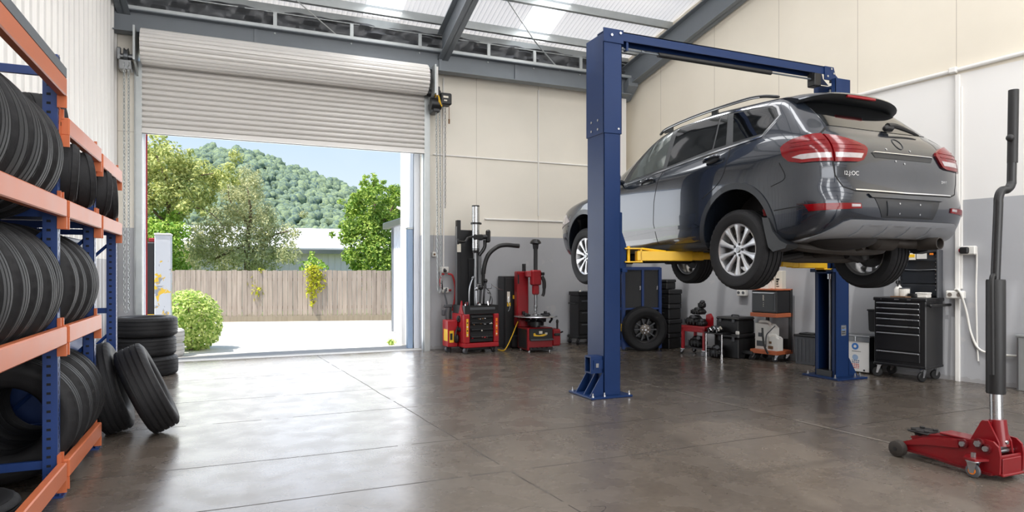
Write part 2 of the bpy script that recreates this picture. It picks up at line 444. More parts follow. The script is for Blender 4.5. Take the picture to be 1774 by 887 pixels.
for y in (2.4, .9, -.6, -2.1, -3.6, -5.1):
    z = roof_z(y); mb.bb(-1.9, wall_x(y) - .02, y - .03, y + .03, z, z + .14)
struct(mb.obj('trim_2', M['galvanised'], smooth=0))
foil = MB()
foil.grid(lambda a, b: (-1.4 + 8.0 * a, 9.99 - .05 * (math.sin(a * 61 + 9 * b) * .5 + math.sin(a * 143 - 14 * b) * .3 + math.sin(a * 29 + 23 * b) * .4), 4.66 + .36 * b), 260, 8)
struct(foil.obj('trim_3', M['foil_black'], smooth=60, fix=False))
def rafter(name, x_of, zb, zt, wid, y0, y1, slope):
    """I-section running up the roof; x_of gives its line in plan"""
    mb = MB()
    def zz(y): return slope * (YB - y)
    def seg(dx0, dx1, b0, b1):
        vs = []
        for y in (y0, y1):
            for dx, dz in ((dx0, b0), (dx1, b0), (dx1, b1), (dx0, b1)): vs.append((x_of(y) + dx, y, zz(y) + dz))
        mb.add(vs, [(0, 1, 2, 3), (7, 6, 5, 4), (0, 4, 5, 1), (1, 5, 6, 2), (2, 6, 7, 3), (3, 7, 4, 0)])
    seg(-wid / 2, wid / 2, zb, zb + .016); seg(-wid / 2, wid / 2, zt - .016, zt); seg(-.008, .008, zb, zt)
    o = struct(mb.obj(name, M['beam_grey'], smooth=0)); o['category'] = 'rafter'; return o
rafter('beam', lambda y: 3.07, 4.50, 4.93, .17, 9.88, YRIDGE, SLOPE)['label'] = 'grey steel rafter rising from the eaves beam mid ceiling'
rafter('beam', lambda y: wall_x(y) - .13, 4.45, 4.86, .17, 10.0, YRIDGE, .325)['label'] = 'grey steel rafter along the top of the right wall'
rafter('beam', lambda y: left_x(y) + .12, 4.55, 4.93, .15, 10.0, YRIDGE, SLOPE)['label'] = 'grey steel rafter along the top of the left wall'
mb = MB(); mb.prism([(9.70, 4.66), (10.06, 4.50), (10.06, 4.32), (9.95, 4.32), (9.70, 4.52)], 'x', 6.42, 6.62)
struct(mb.obj('trim_6', M['beam_grey'], smooth=0), 'grey steel haunch where the rafter meets the eaves beam', 'haunch')
mb = MB(); mb.bb(6.38, 6.52, 9.92, 10.08, 0, 4.42, .006); mb.bb(6.36, 6.54, 9.9, 10.09, 0, .02)
struct(mb.obj('column', M['white_paint'], smooth=0), 'white boxed steel column in the far right corner', 'column')
mb = MB(); mb.bb(-1.38, -1.13, 9.98, 10.1, 0, 4.4, .006)
struct(mb.obj('trim_4', wm_back, smooth=0))
mb = MB()
mb.tube([(3.84, 9.05, 5.33), (4.62, 9.74, 5.05), (5.14, 9.84, 4.66)], .011, 6); mb.tube([(.6, 9.3, 5.1), (1.45, 9.84, 4.72)], .009, 6)
struct(mb.obj('trim_5', M['galvanised']), 'thin steel bracing rods under the roof sheets', 'brace')

# ------------------------------------------------------------------ roller door
dr = bpy.data.objects.new('door_1', None); COL.objects.link(dr); struct(dr, 'half open ribbed grey roller door', 'roller door'); dr.location = (.85, YB, 0)
def L2(mb, name, m, parent=dr, **k):
    o = mb.obj(name, m, None, **k); o.parent = parent; o.matrix_parent_inverse = Matrix.Translation(-parent.location); return o
mb = MB(); prof = []; z = 3.16; n = 15; per = .075
for i in range(n):
    for a, d in ((0, 0), (.06, .012), (.25, .030), (.5, .036), (.78, .030), (.95, .008)): prof.append((9.965 - d, 3.17 + (i + a) * per))
prof.append((9.965, 3.17 + n * per)); vs_ = []; fs_ = []
for y, zz in prof: vs_ += [(-1.10, y, zz), (2.80, y, zz), (-1.10, y + .012 if False else 9.985, zz), (2.80, 9.985, zz)]
for i in range(len(prof) - 1):
    a, b = 4 * i, 4 * i + 4; fs_ += [(a, a + 1, b + 1, b), (a + 2, b + 2, b + 3, a + 3), (a, b, b + 2, a + 2), (a + 1, a + 3, b + 3, b + 1)]
fs_ += [(0, 2, 3, 1), (len(vs_) - 4, len(vs_) - 3, len(vs_) - 1, len(vs_) - 2)]
mb.add(vs_, fs_); L2(mb, 'door_curtain', M['shutter_paint'], smooth=30)
mb = MB(); prof = []
for i in range(22):
    for a, d in ((0, -.004), (.12, .008), (.5, .016), (.88, .008)):
        an = 2 * PI * (i + a) / 22; prof.append((.215 + d, an))
vs_ = []; K = len(prof)
for r, an in prof:
    for x in (-1.08, 2.78): vs_.append((x, 9.79 + r * math.cos(an), 4.21 + r * math.sin(an)))
fs_ = [(2 * i, 2 * i + 1, 2 * ((i + 1) % K) + 1, 2 * ((i + 1) % K)) for i in range(K)] + [tuple(2 * i for i in range(K)), tuple(2 * i + 1 for i in range(K))[::-1]]
mb.add(vs_, fs_); L2(mb, 'door_roll', M['shutter_paint'], smooth=30)
mb = MB(); mb.bb(-1.10, 2.80, 9.93, 10.0, 3.10, 3.17, .006); mb.bb(-1.10, 2.80, 9.915, 10.015, 3.10, 3.112); L2(mb, 'bottom_rail', M['shutter_paint'], smooth=0)
for x in (-1.135, 2.835):
    mb = MB(); mb.bb(x - .045, x + .045, 10.0, 10.09, 0, 4.05); mb.bb(x - .045, x + .045, 9.93, 9.95, 0, 4.05); mb.bb(x + (.025 if x > 0 else -.045), x + (.045 if x > 0 else -.025), 9.93, 10.09, 0, 4.05)
    L2(mb, 'guide_rail', M['galvanised'], smooth=0)
for x in (-1.14, 2.86):
    mb = MB(); mb.bb(x - .012, x + .012, 9.55, 10.09, 3.96, 4.40); mb.prism([(9.60, 3.98), (10.05, 3.98), (10.05, 3.8)], 'x', x - .012, x + .012); L2(mb, 'end_bracket', M['galvanised'], smooth=0)
mb = MB(); mb.cyl((-1.32, 9.79, 4.05), (-1.16, 9.79, 4.05), .035, n=14); mb.lathe([(.05, -.03), (.11, -.025), (.085, 0), (.11, .025), (.05, .03)], (-1.25, 9.79, 4.05), 'x', 24)
mb.bb(-1.33, -1.18, 9.70, 9.86, 3.86, 3.99, .01); mb.bb(-1.36, -1.31, 9.76, 9.8, 4.0, 4.16, .01)
L2(mb, 'chain_wheel', M['satin_steel'])
mb = MB(); mb.bb(2.90, 2.93, 9.655, 9.67, 3.96, 4.40); L2(mb, 'hanger_bar', M['white_paint'], smooth=0)
mb = MB(); mb.bb(2.87, 2.98, 9.72, 9.98, 3.72, 4.12, .01); mb.cyl((2.78, 9.80, 4.02), (3.0, 9.80, 4.02), .06, n=16); mb.cyl((2.84, 9.76, 3.85), (3.0, 9.76, 3.85), .09, n=20)
L2(mb, 'gearbox', M['black_metal'])
mb = MB(); mb.bb(2.98, 3.16, 9.68, 9.86, 3.84, 4.02, .015); o_ = L2(mb, 'motor_housing', M['black_plastic'])
mb = MB(); mb.bb(3.02, 3.10, 9.672, 9.679, 3.94, 3.97); mb.bb(3.03, 3.08, 9.672, 9.679, 3.89, 3.91); L2(mb, 'label', M['paper'], smooth=0)
mb = MB()
for i in range(3): mb.tube(curve([(2.86 + .02 * i, 9.72, 4.0 - .03 * i), (2.93, 9.66 - .01 * i, 3.95), (2.95 + .02 * i, 9.67, 3.86 - .03 * i), (3.0, 9.70, 3.9)]), .007, 6)
L2(mb, 'cable', M['yellow_label'])
def chain(pts, name, m, r=.009, step=.042):
    """links alternate flat and edge on along the polyline"""
    mb = MB(); P = [V(p) for p in pts]; k = 0
    for a, b in zip(P, P[1:]):
        d = (b - a); n_ = max(1, int(d.length / step)); d = d.normalized()
        o = d.orthogonal().normalized(); w = d.cross(o)
        for i in range(n_):
            c = a + d * (i + .5) * step; t = o if k % 2 else w; k += 1
            ring = [c + d * (math.cos(q * PI / 4) * .027) + t * (math.sin(q * PI / 4) * .013) for q in range(8)]
            mb.tube(ring, r * .55, 5, closed=True)
    return L2(mb, name, m, smooth=60)
chain([(-1.215, 9.70, 3.95), (-1.215, 9.72, .75), (-1.24, 9.72, .70), (-1.265, 9.72, .75), (-1.265, 9.70, 3.95)], 'hand_chain', M['galvanised'])
chain([(2.93, 9.76, 3.8), (2.96, 9.76, .92), (2.99, 9.76, .9), (3.01, 9.76, 1.0), (2.985, 9.76, 3.8)], 'hand_chain', M['galvanised'])
chain([(3.075, 9.76, 3.84), (3.075, 9.76, 2.2)], 'pull_chain', M['satin_steel'], step=.05)
mb = MB(); mb.cyl((3.12, 9.7, 3.82), (3.12, 9.7, 3.60), .006, n=6); mb.cyl((3.12, 9.7, 3.62), (3.12, 9.7, 3.55), .014, n=8); L2(mb, 'pull_cord', M['brown_part'])
# ------------------------------------------------------------------ daylight, with added fill lamps
w = bpy.data.worlds.new('world'); SC.world = w; w.use_nodes = True
N, L = w.node_tree.nodes, w.node_tree.links
bg = N['Background']; tc = N.new('ShaderNodeTexCoord'); s = N.new('ShaderNodeSeparateXYZ'); L.new(tc.outputs['Generated'], s.inputs[0])
sky = ramp(s.outputs['Z'], [(0, (236, 243, 250)), (.12, (214, 231, 250)), (.35, (160, 198, 244)), (1, (110, 165, 235))])
nz = N.new('ShaderNodeTexNoise'); nz.inputs['Scale'].default_value = 3; nz.inputs['Detail'].default_value = 6; L.new(tc.outputs['Generated'], nz.inputs['Vector'])
cl = N.new('ShaderNodeMapRange'); cl.inputs['From Min'].default_value = .5; cl.inputs['From Max'].default_value = .75; L.new(nz.outputs['Fac'], cl.inputs['Value'])
L.new(mixc(math_('MULTIPLY', cl.outputs['Result'], .35), sky, (1, 1, 1, 1)), bg.inputs['Color']); bg.inputs['Strength'].default_value = 1.15
sun = bpy.data.lights.new('sun', 'SUN'); sun.energy = 9; sun.angle = .01; sun.color = (1, .96, .9)
so = bpy.data.objects.new('sun', sun); COL.objects.link(so)
d = V((-.40, -.09, .85)).normalized(); so.rotation_euler = d.to_track_quat('Z', 'Y').to_euler(); so.location = (0, 20, 20)
def area(name, loc, sx, sy, power, rot, color=(1, 1, 1)):
    a = bpy.data.lights.new(name, 'AREA'); a.shape = 'RECTANGLE'; a.size = sx; a.size_y = sy; a.energy = power; a.color = color
    o = bpy.data.objects.new(name, a); COL.objects.link(o); o.location = loc; o.rotation_euler = rot; return o
# area lamps added under the rooflights and in both doorways to brighten the hall
sl = math.atan(SLOPE)
for x0, x1 in ((1.84, 2.4), (4.32, 4.9)):
    area('rooflight_fill', ((x0 + x1) / 2, 6.75, roof_z(6.75) + .10), x1 - x0 - .04, 6.3, 60, (-sl if False else 0, 0, 0), (1, .98, .95)).rotation_euler = (-sl, 0, 0)
for x0, x1 in ((-.2, .6), (3.2, 4.0), (6.6, 7.4)):
    area('rooflight_fill', ((x0 + x1) / 2, -1.2, roof_z(-1.2) + .10), x1 - x0 - .04, 9, 150, (sl, 0, 0), (1, .98, .95))
area('rear_door_fill', (3.0, -5.95, 2.1), 7.1, 4.1, 440, (-PI / 2, 0, PI), (1, .98, .96)).rotation_euler = (PI / 2, 0, 0)
area('front_door_fill', (.85, 10.32, 1.6), 3.8, 3.0, 98, (-PI / 2, 0, 0), (.97, .98, 1))  # lamp added in the front door opening for the bright floor reflection
# ------------------------------------------------------------------ tyres and wheels
def tyre_mesh(name, m, R=.35, W=.21, ri=.205, n=108, grooves=4, deep=.009, step=3, side=.0, slick=False):
    """carcass lathed about x with ring grooves and cut shoulder blocks"""
    h = W / 2; prof = []
    prof += [(ri - .012, -h * .62), (ri, -h * .80), (ri + .012, -h * .90), (ri + .04, -h * .985), (ri + (R - ri) * .55, -h * 1.0), (ri + (R - ri) * .60, -h * 1.015), (ri + (R - ri) * .72, -h * .99), (R - .03, -h * .94), (R - .012, -h * .86)]
    tread = [(R - .004, -h * .74)]
    w0 = -h * .62
    for g_ in range(grooves):
        c = -h * .58 + (h * 1.16) * g_ / (grooves - 1); gw = .0055
        cr = R - .004 * (abs(c) / h) ** 2
        tread += [(cr, c - gw - .001), (cr - deep, c - gw), (cr - deep, c + gw), (cr, c + gw + .001)]
    tread.append((R - .004, h * .74))
    prof += tread + [(r, -x) for r, x in reversed(prof)]
    prof += [(ri - .012, h * .40), (ri - .02 + .03, 0), (ri - .012, -h * .40)]
    K = 9
    def fn(r, x, k, i):
        ax = abs(x) / h
        if r > R - .02 and ax > .7 and ax < .9 and k % step == 0: return r - .006
        return r
    mb = MB(); mb.lathe(prof, ax='x', n=n, closed=True, fn=fn)
    return mb.mesh(name, m, smooth=40)
TYRE = tyre_mesh('car_tyre', M['rubber_new'])
TYRE_B = tyre_mesh('car_tyre_worn', M['rubber'], W=.20, grooves=3, step=4)
TYRE_C = tyre_mesh('small_tyre', M['rubber'], R=.29, W=.175, ri=.18, n=72, grooves=3)
TYRE_P = tyre_mesh('pale_tyre', M['rubber_pale'], R=.27, W=.20, ri=.16, n=72, grooves=3)
TYRE_CAR = tyre_mesh('wheel_tyre', M['rubber'], R=.356, W=.235, ri=.232, n=120, grooves=4)
def rim_mesh(R=.236, W=.19):
    mb = MB()
    # barrel, outer face towards -x
    mb.lathe([(R - .006, -.092), (R, -.096), (R, -.088), (R - .012, -.08), (R - .02, -.05), (R - .035, 0), (R - .02, .08), (R, .09), (R - .008, .09), (R - .03, .075), (R - .045, 0), (R - .03, -.05), (R - .022, -.085)], ax='x', n=60, closed=True)
    for i in range(10):
        a = 2 * PI * i / 10 + .31; ca, sa = math.cos(a), math.sin(a)
        st = [(.052, .019, -.074, .03), (.10, .016, -.080, .026), (.15, .020, -.086, .022), (.19, .028, -.090, .02), (R - .014, .040, -.092, .02)]
        vs = []
        for r, hw, x, th in st:
            for dx, s_ in ((0.006, -1), (0, -.55), (0, .55), (.006, 1), (th, 1), (th, -1)):
                y, z = r * ca - s_ * hw * sa, r * sa + s_ * hw * ca; vs.append((x + dx, y, z))
        fs = [(0, 1, 2, 3, 4, 5), tuple(range(29, 23, -1))]
        for j in range(4):
            for k in range(6): fs.append((6 * j + k, 6 * j + 6 + k, 6 * j + 6 + (k + 1) % 6, 6 * j + (k + 1) % 6))
        mb.add(vs, fs)
    mb.lathe([(0, -.07), (.04, -.075), (.066, -.070), (.075, -.05), (.07, -.02), (0, -.02)], ax='x', n=30)
    return mb
def wheel(parent, name, loc, flip, tread_mesh=None):
    w = bpy.data.objects.new(name, None); COL.objects.link(w); w.parent = parent; w.location = loc
    if flip: w.rotation_euler = (0, 0, PI)
    link('tyre', tread_mesh or TYRE_CAR, w)
    if 'rim' not in wheel.cache:
        mb = rim_mesh(); wheel.cache['rim'] = mb.mesh('rim', M['alloy_rim'], smooth=40)
        mb = MB()
        for i in range(5):
            a = 2 * PI * i / 5 + .6; mb.cyl((-.079, .05 * math.cos(a), .05 * math.sin(a)), (-.071, .05 * math.cos(a), .05 * math.sin(a)), .012, n=10)
        wheel.cache['lug_nut'] = mb.mesh('lug_nut', M['black_metal'])
        mb = MB(); mb.lathe([(0, -.084), (.022, -.083), (.028, -.078), (.028, -.07), (0, -.07)], ax='x', n=20); wheel.cache['centre_cap'] = mb.mesh('centre_cap', M['satin_steel'])
        mb = MB(); mb.lathe([(.0, -.03), (.15, -.03), (.15, -.005), (.05, 0), (.05, .06), (0, .06)], ax='x', n=32); mb.box((-.02, .09, .09), (.06, .11, .09), .01); wheel.cache['brake_disc'] = mb.mesh('brake_disc', M['underbody'])
    for k in ('rim', 'lug_nut', 'centre_cap', 'brake_disc'): link(k, wheel.cache[k], w)
    return w
wheel.cache = {}

# ------------------------------------------------------------------ the car: u along its length (0 = rear axle, + forward), b across, w up
CAR_LABEL = 'dark blue-grey five door car raised on the blue two post lift'
car = thing('car', CAR_LABEL, 'car', (4.98, 4.49, 1.20))
RINGS = [  # uR, uF, half width, [(u, w) ...]
    (-.72, 3.30, .70, [(-.8, .36), (-.4, .29), (0, .27), (2.6, .27), (3.3, .25)]),
    (-.84, 3.46, .835, [(-.86, .335), (-.5, .29), (0, .26), (2.6, .26), (3.4, .235)]),
    (-.92, 3.57, .888, [(-.93, .40), (-.5, .35), (0, .33), (2.6, .33), (3.5, .33)]),
    (-.965, 3.62, .908, [(-.96, .50), (0, .47), (3.6, .46)]),
    (-.965, 3.64, .915, [(-.96, .615), (0, .60), (3.6, .58)]),
    (-.935, 3.63, .915, [(-.94, .74), (0, .74), (2.6, .72), (3.6, .69)]),
    (-.93, 3.59, .913, [(-.93, .89), (0, .89), (2.6, .85), (3.6, .77)]),
    (-.905, 3.48, .902, [(-.9, 1.02), (0, 1.01), (1.9, .965), (2.7, .93), (3.5, .84)]),
    (-.83, 3.1, .872, [(-.83, 1.13), (0, 1.10), (1, 1.06), (1.9, 1.01), (3.0, .955)]),
    (-.745, 2.62, .838, [(-.74, 1.205), (-.2, 1.195), (1, 1.125), (1.87, 1.06), (2.6, 1.055)]),
    (-.58, 2.15, .752, [(-.58, 1.36), (0, 1.36), (2.1, 1.29)]),
    (-.43, 1.83, .672, [(-.43, 1.495), (0, 1.515), (1.2, 1.52), (1.8, 1.475)]),
    (-.36, 1.66, .60, [(-.36, 1.555), (.6, 1.60), (1.66, 1.56)]),
    (-.32, 1.55, .46, [(-.32, 1.585), (.6, 1.645), (1.5, 1.61)]),
    (-.30, 1.48, .24, [(-.30, 1.60), (.6, 1.675), (1.45, 1.635)]),
    (-.30, 1.45, .04, [(-.30, 1.605), (.6, 1.685), (1.44, 1.64)]),
]
def smoothlerp(pts, u):
    if u <= pts[0][0]: return pts[0][1]
    for (a, p), (c, q) in zip(pts, pts[1:]):
        if u <= c: return p + (q - p) * (u - a) / (c - a)
    return pts[-1][1]
def ring_pts(uR, uF, B, ws):
    half = [(uR, 0), (uR + .004, .34 * B), (uR + .022, .62 * B), (uR + .07, .82 * B), (uR + .17, .935 * B), (uR + .42, .985 * B)]
    a, b = uR + .42, uF - .62
    half += [(a + (b - a) * i / 5, B) for i in range(1, 5)]
    half += [(uF - .62, .985 * B), (uF - .28, .915 * B), (uF - .12, .78 * B), (uF - .035, .5 * B), (uF, 0)]
    return [(u, -bb, smoothlerp(ws, u)) for u, bb in half]
def catmull(P, t):
    a, b, c, d = P; return .5 * ((2 * b) + (c - a) * t + (2 * a - 5 * b + 4 * c - d) * t * t + (3 * b - a - 3 * c + d) * t ** 3)
def car_body():
    net = []
    for r in RINGS:
        h = [V((b, u, w)) for u, b, w in ring_pts(*r)]
        net.append(h + [V((-p.x, p.y, p.z)) for p in reversed(h[1:-1])])
    SU, SV = 5, 4; K = len(net[0])
    dense = []
    for row in net:
        o = []
        for i in range(K):
            q = [row[(i + d) % K] for d in (-1, 0, 1, 2)]
            for s_ in range(SU): o.append(catmull(q, s_ / SU))
        dense.append(o)
    rows = []
    n = len(dense)
    for j in range(n - 1):
        q = [dense[max(0, j - 1)], dense[j], dense[j + 1], dense[min(n - 1, j + 2)]]
        for s_ in range(SV): rows.append([catmull([x[i] for x in q], s_ / SV) for i in range(K * SU)])
    rows.append(dense[-1])
    mb = MB(); k = K * SU
    mb.add([p for r in rows for p in r], [(j * k + i, j * k + (i + 1) % k, (j + 1) * k + (i + 1) % k, (j + 1) * k + i) for j in range(len(rows) - 1) for i in range(k)])
    mb.f.append(tuple(range(k))[::-1]); mb.f.append(tuple((len(rows) - 1) * k + i for i in range(k))); mb.m += [0, 0]
    return mb.mesh('body', [M['car_paint'], M['underbody']], smooth=50)
BODY = car_body()
def inflated(d):
    me = BODY.copy(); bm = bmesh.new(); bm.from_mesh(me); bm.normal_update()
    for v in bm.verts: v.co += v.normal * d
    bm.to_mesh(me); bm.free(); return me
INF = {}
def panel(name, m, prisms, d, parent=car, smooth=35):
    """skin piece: where the prisms meet the body swollen by d"""
    if d not in INF: INF[d] = inflated(d)
    mb = MB(); 
    for f in prisms: f(mb)
    pm = mb.mesh('p', m, smooth=0)
    me = boolean(INF[d], pm, 'INTERSECT'); me.materials.clear(); me.materials.append(m)
    me.polygons.foreach_set('material_index', [0] * len(me.polygons)); finish(me, smooth, False)
    me.name = name
    return link(name, me, parent)
def panels(name, m, prisms, d, parent=car):
    """several strips, each cut on its own, in one mesh"""
    bm = bmesh.new()
    for f in prisms:
        o = panel('strip', m, [f], d, None); bm.from_mesh(o.data); me = o.data; bpy.data.objects.remove(o); bpy.data.meshes.remove(me)
    me = bpy.data.meshes.new(name); bm.to_mesh(me); bm.free(); me.materials.append(m)
    return link(name, me, parent)
def chunks(line, k=7, closed=True):
    L_ = line + [line[0]] if closed else line
    return [L_[i:i + k + 1] for i in range(0, len(L_) - 1, k)]
def side(poly, s=-1, b0=.35, b1=1.2): return lambda mb: mb.prism(poly, 'x', s * b0, s * b1)
def rear(poly, u0=-1.3, u1=-.3): return lambda mb: mb.prism(poly, 'y', u0, u1)
def sband(line, wd, s=-1, closed=False, b0=.35, b1=1.2):
    P = [V((p[0], p[1])) for p in line]; n = len(P); o = []; i_ = []
    for k in range(n):
        a = P[(k - 1) % n] if closed or k else P[k]; c = P[(k + 1) % n] if closed or k < n - 1 else P[k]
        t = (c - a).normalized(); nn = V((-t.y, t.x)); o.append(tuple(P[k] + nn * wd / 2)); i_.append(tuple(P[k] - nn * wd / 2))
    return lambda mb: mb.band(o, i_, 'x', s * b0, s * b1, closed)
def rband(line, wd, u0=-1.3, u1=-.3, closed=False):
    P = [V(p) for p in line]; n = len(P); o = []; i_ = []
    for k in range(n):
        a = P[(k - 1) % n] if closed or k else P[k]; c = P[(k + 1) % n] if closed or k < n - 1 else P[k]
        t = (c - a).normalized(); nn = V((-t.y, t.x)); o.append(tuple(P[k] + nn * wd / 2)); i_.append(tuple(P[k] - nn * wd / 2))
    return lambda mb: mb.band(o, i_, 'y', u0, u1, closed)
def sm(line, n=6): return [(p.x, p.y) for p in curve([(a, b, 0) for a, b in line], n)]
# wheel arches cut out of the body
wells = MB()
for u in (0, 2.68):
    for s in (-1, 1):
        wells.cyl((s * .56, u, .365), (s * 1.3, u, .365), .405, n=56)
        wells.bb(s * .56, s * 1.3, u - .404, u + .404, -.3, .36)
shell = BODY
wm = MB()
for u in (0, 2.68):
    for s in (-1, 1):
        a = arc(u, .365, .405, 0, 180, 40); poly = a + [(u - .405, -.2), (u + .405, -.2)]
        wm.prism(poly, 'x', s * .56, s * 1.3)
shell = boolean(BODY, wm.mesh('w', M['underbody'], smooth=0), 'DIFFERENCE')
shell.materials.clear(); shell.materials.append(M['car_paint']); shell.materials.append(M['underbody'])
mi = []
for p in shell.polygons:
    c = p.center; k = 0
    for u in (0, 2.68):
        if abs(c.x) > .555 and math.hypot(c.y - u, c.z - .365) < .404 and abs(c.x) < .905 and (abs(abs(c.x) - .56) < .01 or abs(p.normal.x) < .2 and (p.normal.y * (c.y - u) + p.normal.z * (c.z - .365)) < 0): k = 1
    if p.normal.z < -.8 and c.z < .4: k = 1
    mi.append(k)
shell.polygons.foreach_set('material_index', mi); finish(shell, 40, False)
link('body', shell, car)
M_ = M['car_trim']
for s in (-1, 1):
    dlo = sm([(1.90, 1.045), (1.83, 1.23), (1.66, 1.42), (1.44, 1.53), (1.15, 1.565), (.7, 1.565), (.34, 1.55), (.0, 1.52)], 5) + [(-.2, 1.495), (-.26, 1.46), (-.335, 1.37), (-.31, 1.31), (-.245, 1.2)] + sm([(.06, 1.178), (.5, 1.150), (1.1, 1.10)], 4)
    panel('window_surround', M['car_trim'], [side(dlo, s)], .0025)
    g1 = sm([(1.77, 1.07), (1.72, 1.21), (1.60, 1.385), (1.43, 1.495), (1.19, 1.54)], 5) + [(1.125, 1.125)]
    g2 = [(1.06, 1.13), (1.10, 1.542)] + sm([(.80, 1.546), (.46, 1.535)], 4) + [(.385, 1.20)]
    g3 = [(.365, 1.20), (.435, 1.533), (.345, 1.528), (.20, 1.205)]
    g4 = [(.11, 1.212), (.265, 1.522), (.0, 1.497), (-.19, 1.472), (-.235, 1.44), (-.30, 1.37), (-.285, 1.32), (-.235, 1.228)]
    for g_ in (g1, g2, g3, g4): panel('side_window', M['mirrored_glass'] if g_ is g1 else M['car_glass'], [side(g_, s)], .0045)
    panels('chrome_window_trim', M['chrome'], [sband(c_, .016, s) for c_ in chunks(dlo, 5) if len(c_) > 1], .006)
    ar = lambda r: [(0 + r * math.cos(rad(t)), .365 + r * math.sin(rad(t))) for t in range(-14, 195, 6)]
    for u in (0, 2.68):
        o = [(u + p, q) for p, q in ar(.462)]; i_ = [(u + p, q) for p, q in ar(.408)]
        panel('wheel_arch', M['car_cladding'], [lambda mb: mb.band(o, i_, 'x', s * .6, s * 1.2, False)], .009)
    panel('sill_trim', M['car_cladding'], [side([(.44, .32), (2.24, .315), (2.25, .20), (.43, .20)], s)], .008)
    panel('door_moulding', M['car_paint'], [side([(.47, .475), (.55, .505), (1.2, .495), (2.1, .425), (2.2, .40), (1.2, .465), (.5, .465)], s)], .012)
    gl = [sband([(1.10, 1.10), (1.135, .95), (1.18, .77), (1.19, .55), (1.13, .32)], .007, s), sband(sm([(.12, 1.17), (.11, 1.05), (.14, .92), (.24, .82), (.42, .73)], 4), .007, s),
          sband([(2.06, .98), (2.12, .8), (2.12, .5), (2.08, .33)], .007, s), sband([(.45, .325), (1.2, .315), (2.2, .31)], .007, s), sband(sm([(-.50, .93), (-.56, .80), (-.42, .745)], 5), .006, s), sband([(-.45, .545), (-.6, .555), (-.8, .56), (-.86, .56)], .008, s)]
    for g_ in gl: panel('panel_gap', M['dark_hole'], [g_], .0015)
    for (u0, w0) in ((1.33, 1.005), (.31, 1.085)):
        mb = MB(); mb.ball((s * .895, u0, w0 - .002), (.016, .105, .034), 18, 8); mb_ = mb.obj('handle_cup', M['car_trim'], car)
        mb = MB(); mb.tube(curve([(s * .895, u0 - .11, w0 + .02), (s * .937, u0 - .07, w0 + .012), (s * .94, u0 + .04, w0), (s * .90, u0 + .11, w0 - .012)], 6), [.010] + [.014] * 17 + [.010], 10); mb.obj('door_handle', M['car_paint'], car)
        mb = MB(); mb.tube([(s * .945, u0 - .075, w0 + .020), (s * .95, u0 + .04, w0 + .008)], .004, 6); mb.obj('handle_trim', M['chrome'], car)
    mb = MB(); rl = curve([(s * .585, 1.52, 1.572), (s * .58, 1.38, 1.618), (s * .575, .9, 1.652), (s * .57, .3, 1.654), (s * .56, .04, 1.636), (s * .55, -.16, 1.585)], 8)
    mb.tube(rl, [.010] + [.015] * (len(rl) - 2) + [.010], 10); mb.bb(s * .562, s * .582, .60, .68, 1.58, 1.655); mb.bb(s * .57, s * .59, 1.30, 1.44, 1.57, 1.615); mb.obj('roof_rail', M['car_trim'], car)
    mb = MB(); mb.tube([(p.x + s * .018, p.y, p.z - .012) for p in rl[6:-8]], .005, 6); mb.obj('rail_trim', M['satin_steel'], car)
    mb = MB(); mb.ball((s * 1.0, 1.86, 1.12), (.11, .075, .085), 18, 12); mb.tube([(s * .84, 1.87, 1.06), (s * .94, 1.87, 1.08)], .03, 8); mb.obj('wing_mirror', M['car_paint'], car)
    mb = MB(); mb.prism([(-.33, .50), (-.40, .49), (-.445, .38), (-.52, .30), (-.60, .265), (-.58, .235), (-.45, .21), (-.40, .25), (-.36, .38)], 'x', s * .79, s * .915); mb.obj('mud_flap', M['car_trim'], car)
    # tail lamps, split at the tailgate seam
    lo = [(-.505, 1.05), (-.53, 1.078), (-.60, 1.11), (-.74, 1.134), (-1.2, 1.13), (-1.2, .895), (-.70, .90), (-.60, .925), (-.54, .975)]
    lamp = panel('tail_lamp', M['lamp_red'], [lambda mb: mb.prism(lo, 'x', s * .735, s * 1.2)], .016)
    panel('lamp_lens', M['lamp_clear'], [lambda mb: mb.prism([(-.63, .952), (-.70, .966), (-1.2, .966), (-1.2, .925), (-.72, .925)], 'x', s * .745, s * 1.2)], .0175, lamp)
    for k in range(3): panel('lamp_line', M['lamp_red'], [lambda mb: mb.prism([(-.60, 1.0 + .036 * k), (-1.2, 1.0 + .036 * k), (-1.2, 1.006 + .036 * k), (-.60, 1.006 + .036 * k)], 'x', s * .75, s * 1.2)], .0195, lamp)
    li = [(s * .722, 1.128), (s * .64, 1.116), (s * .52, 1.082), (s * .42, 1.038), (s * .405, 1.01), (s * .435, .955), (s * .47, .915), (s * .52, .900), (s * .722, .895)]
    lamp = panel('tail_lamp', M['lamp_red'], [rear(li)], .016)
    panel('lamp_lens', M['lamp_clear'], [rear([(s * .715, .968), (s * .462, .968), (s * .49, .93), (s * .715, .928)])], .0175, lamp)
    for k in range(2): panel('lamp_line', M['lamp_red'], [rear([(s * .715, 1.0 + .036 * k), (s * .46, 1.0 + .036 * k), (s * .46, 1.007 + .036 * k), (s * .715, 1.007 + .036 * k)])], .0195, lamp)
    r_ = panel('bumper_reflector', M['lamp_red'], [rear([(s * .535, .575), (s * .88, .570), (s * .865, .515), (s * .525, .535)])], .010)
    panel('lamp_lens', M['lamp_clear'], [rear([(s * .54, .567), (s * .62, .567), (s * .62, .545), (s * .54, .548)])], .0115, r_)
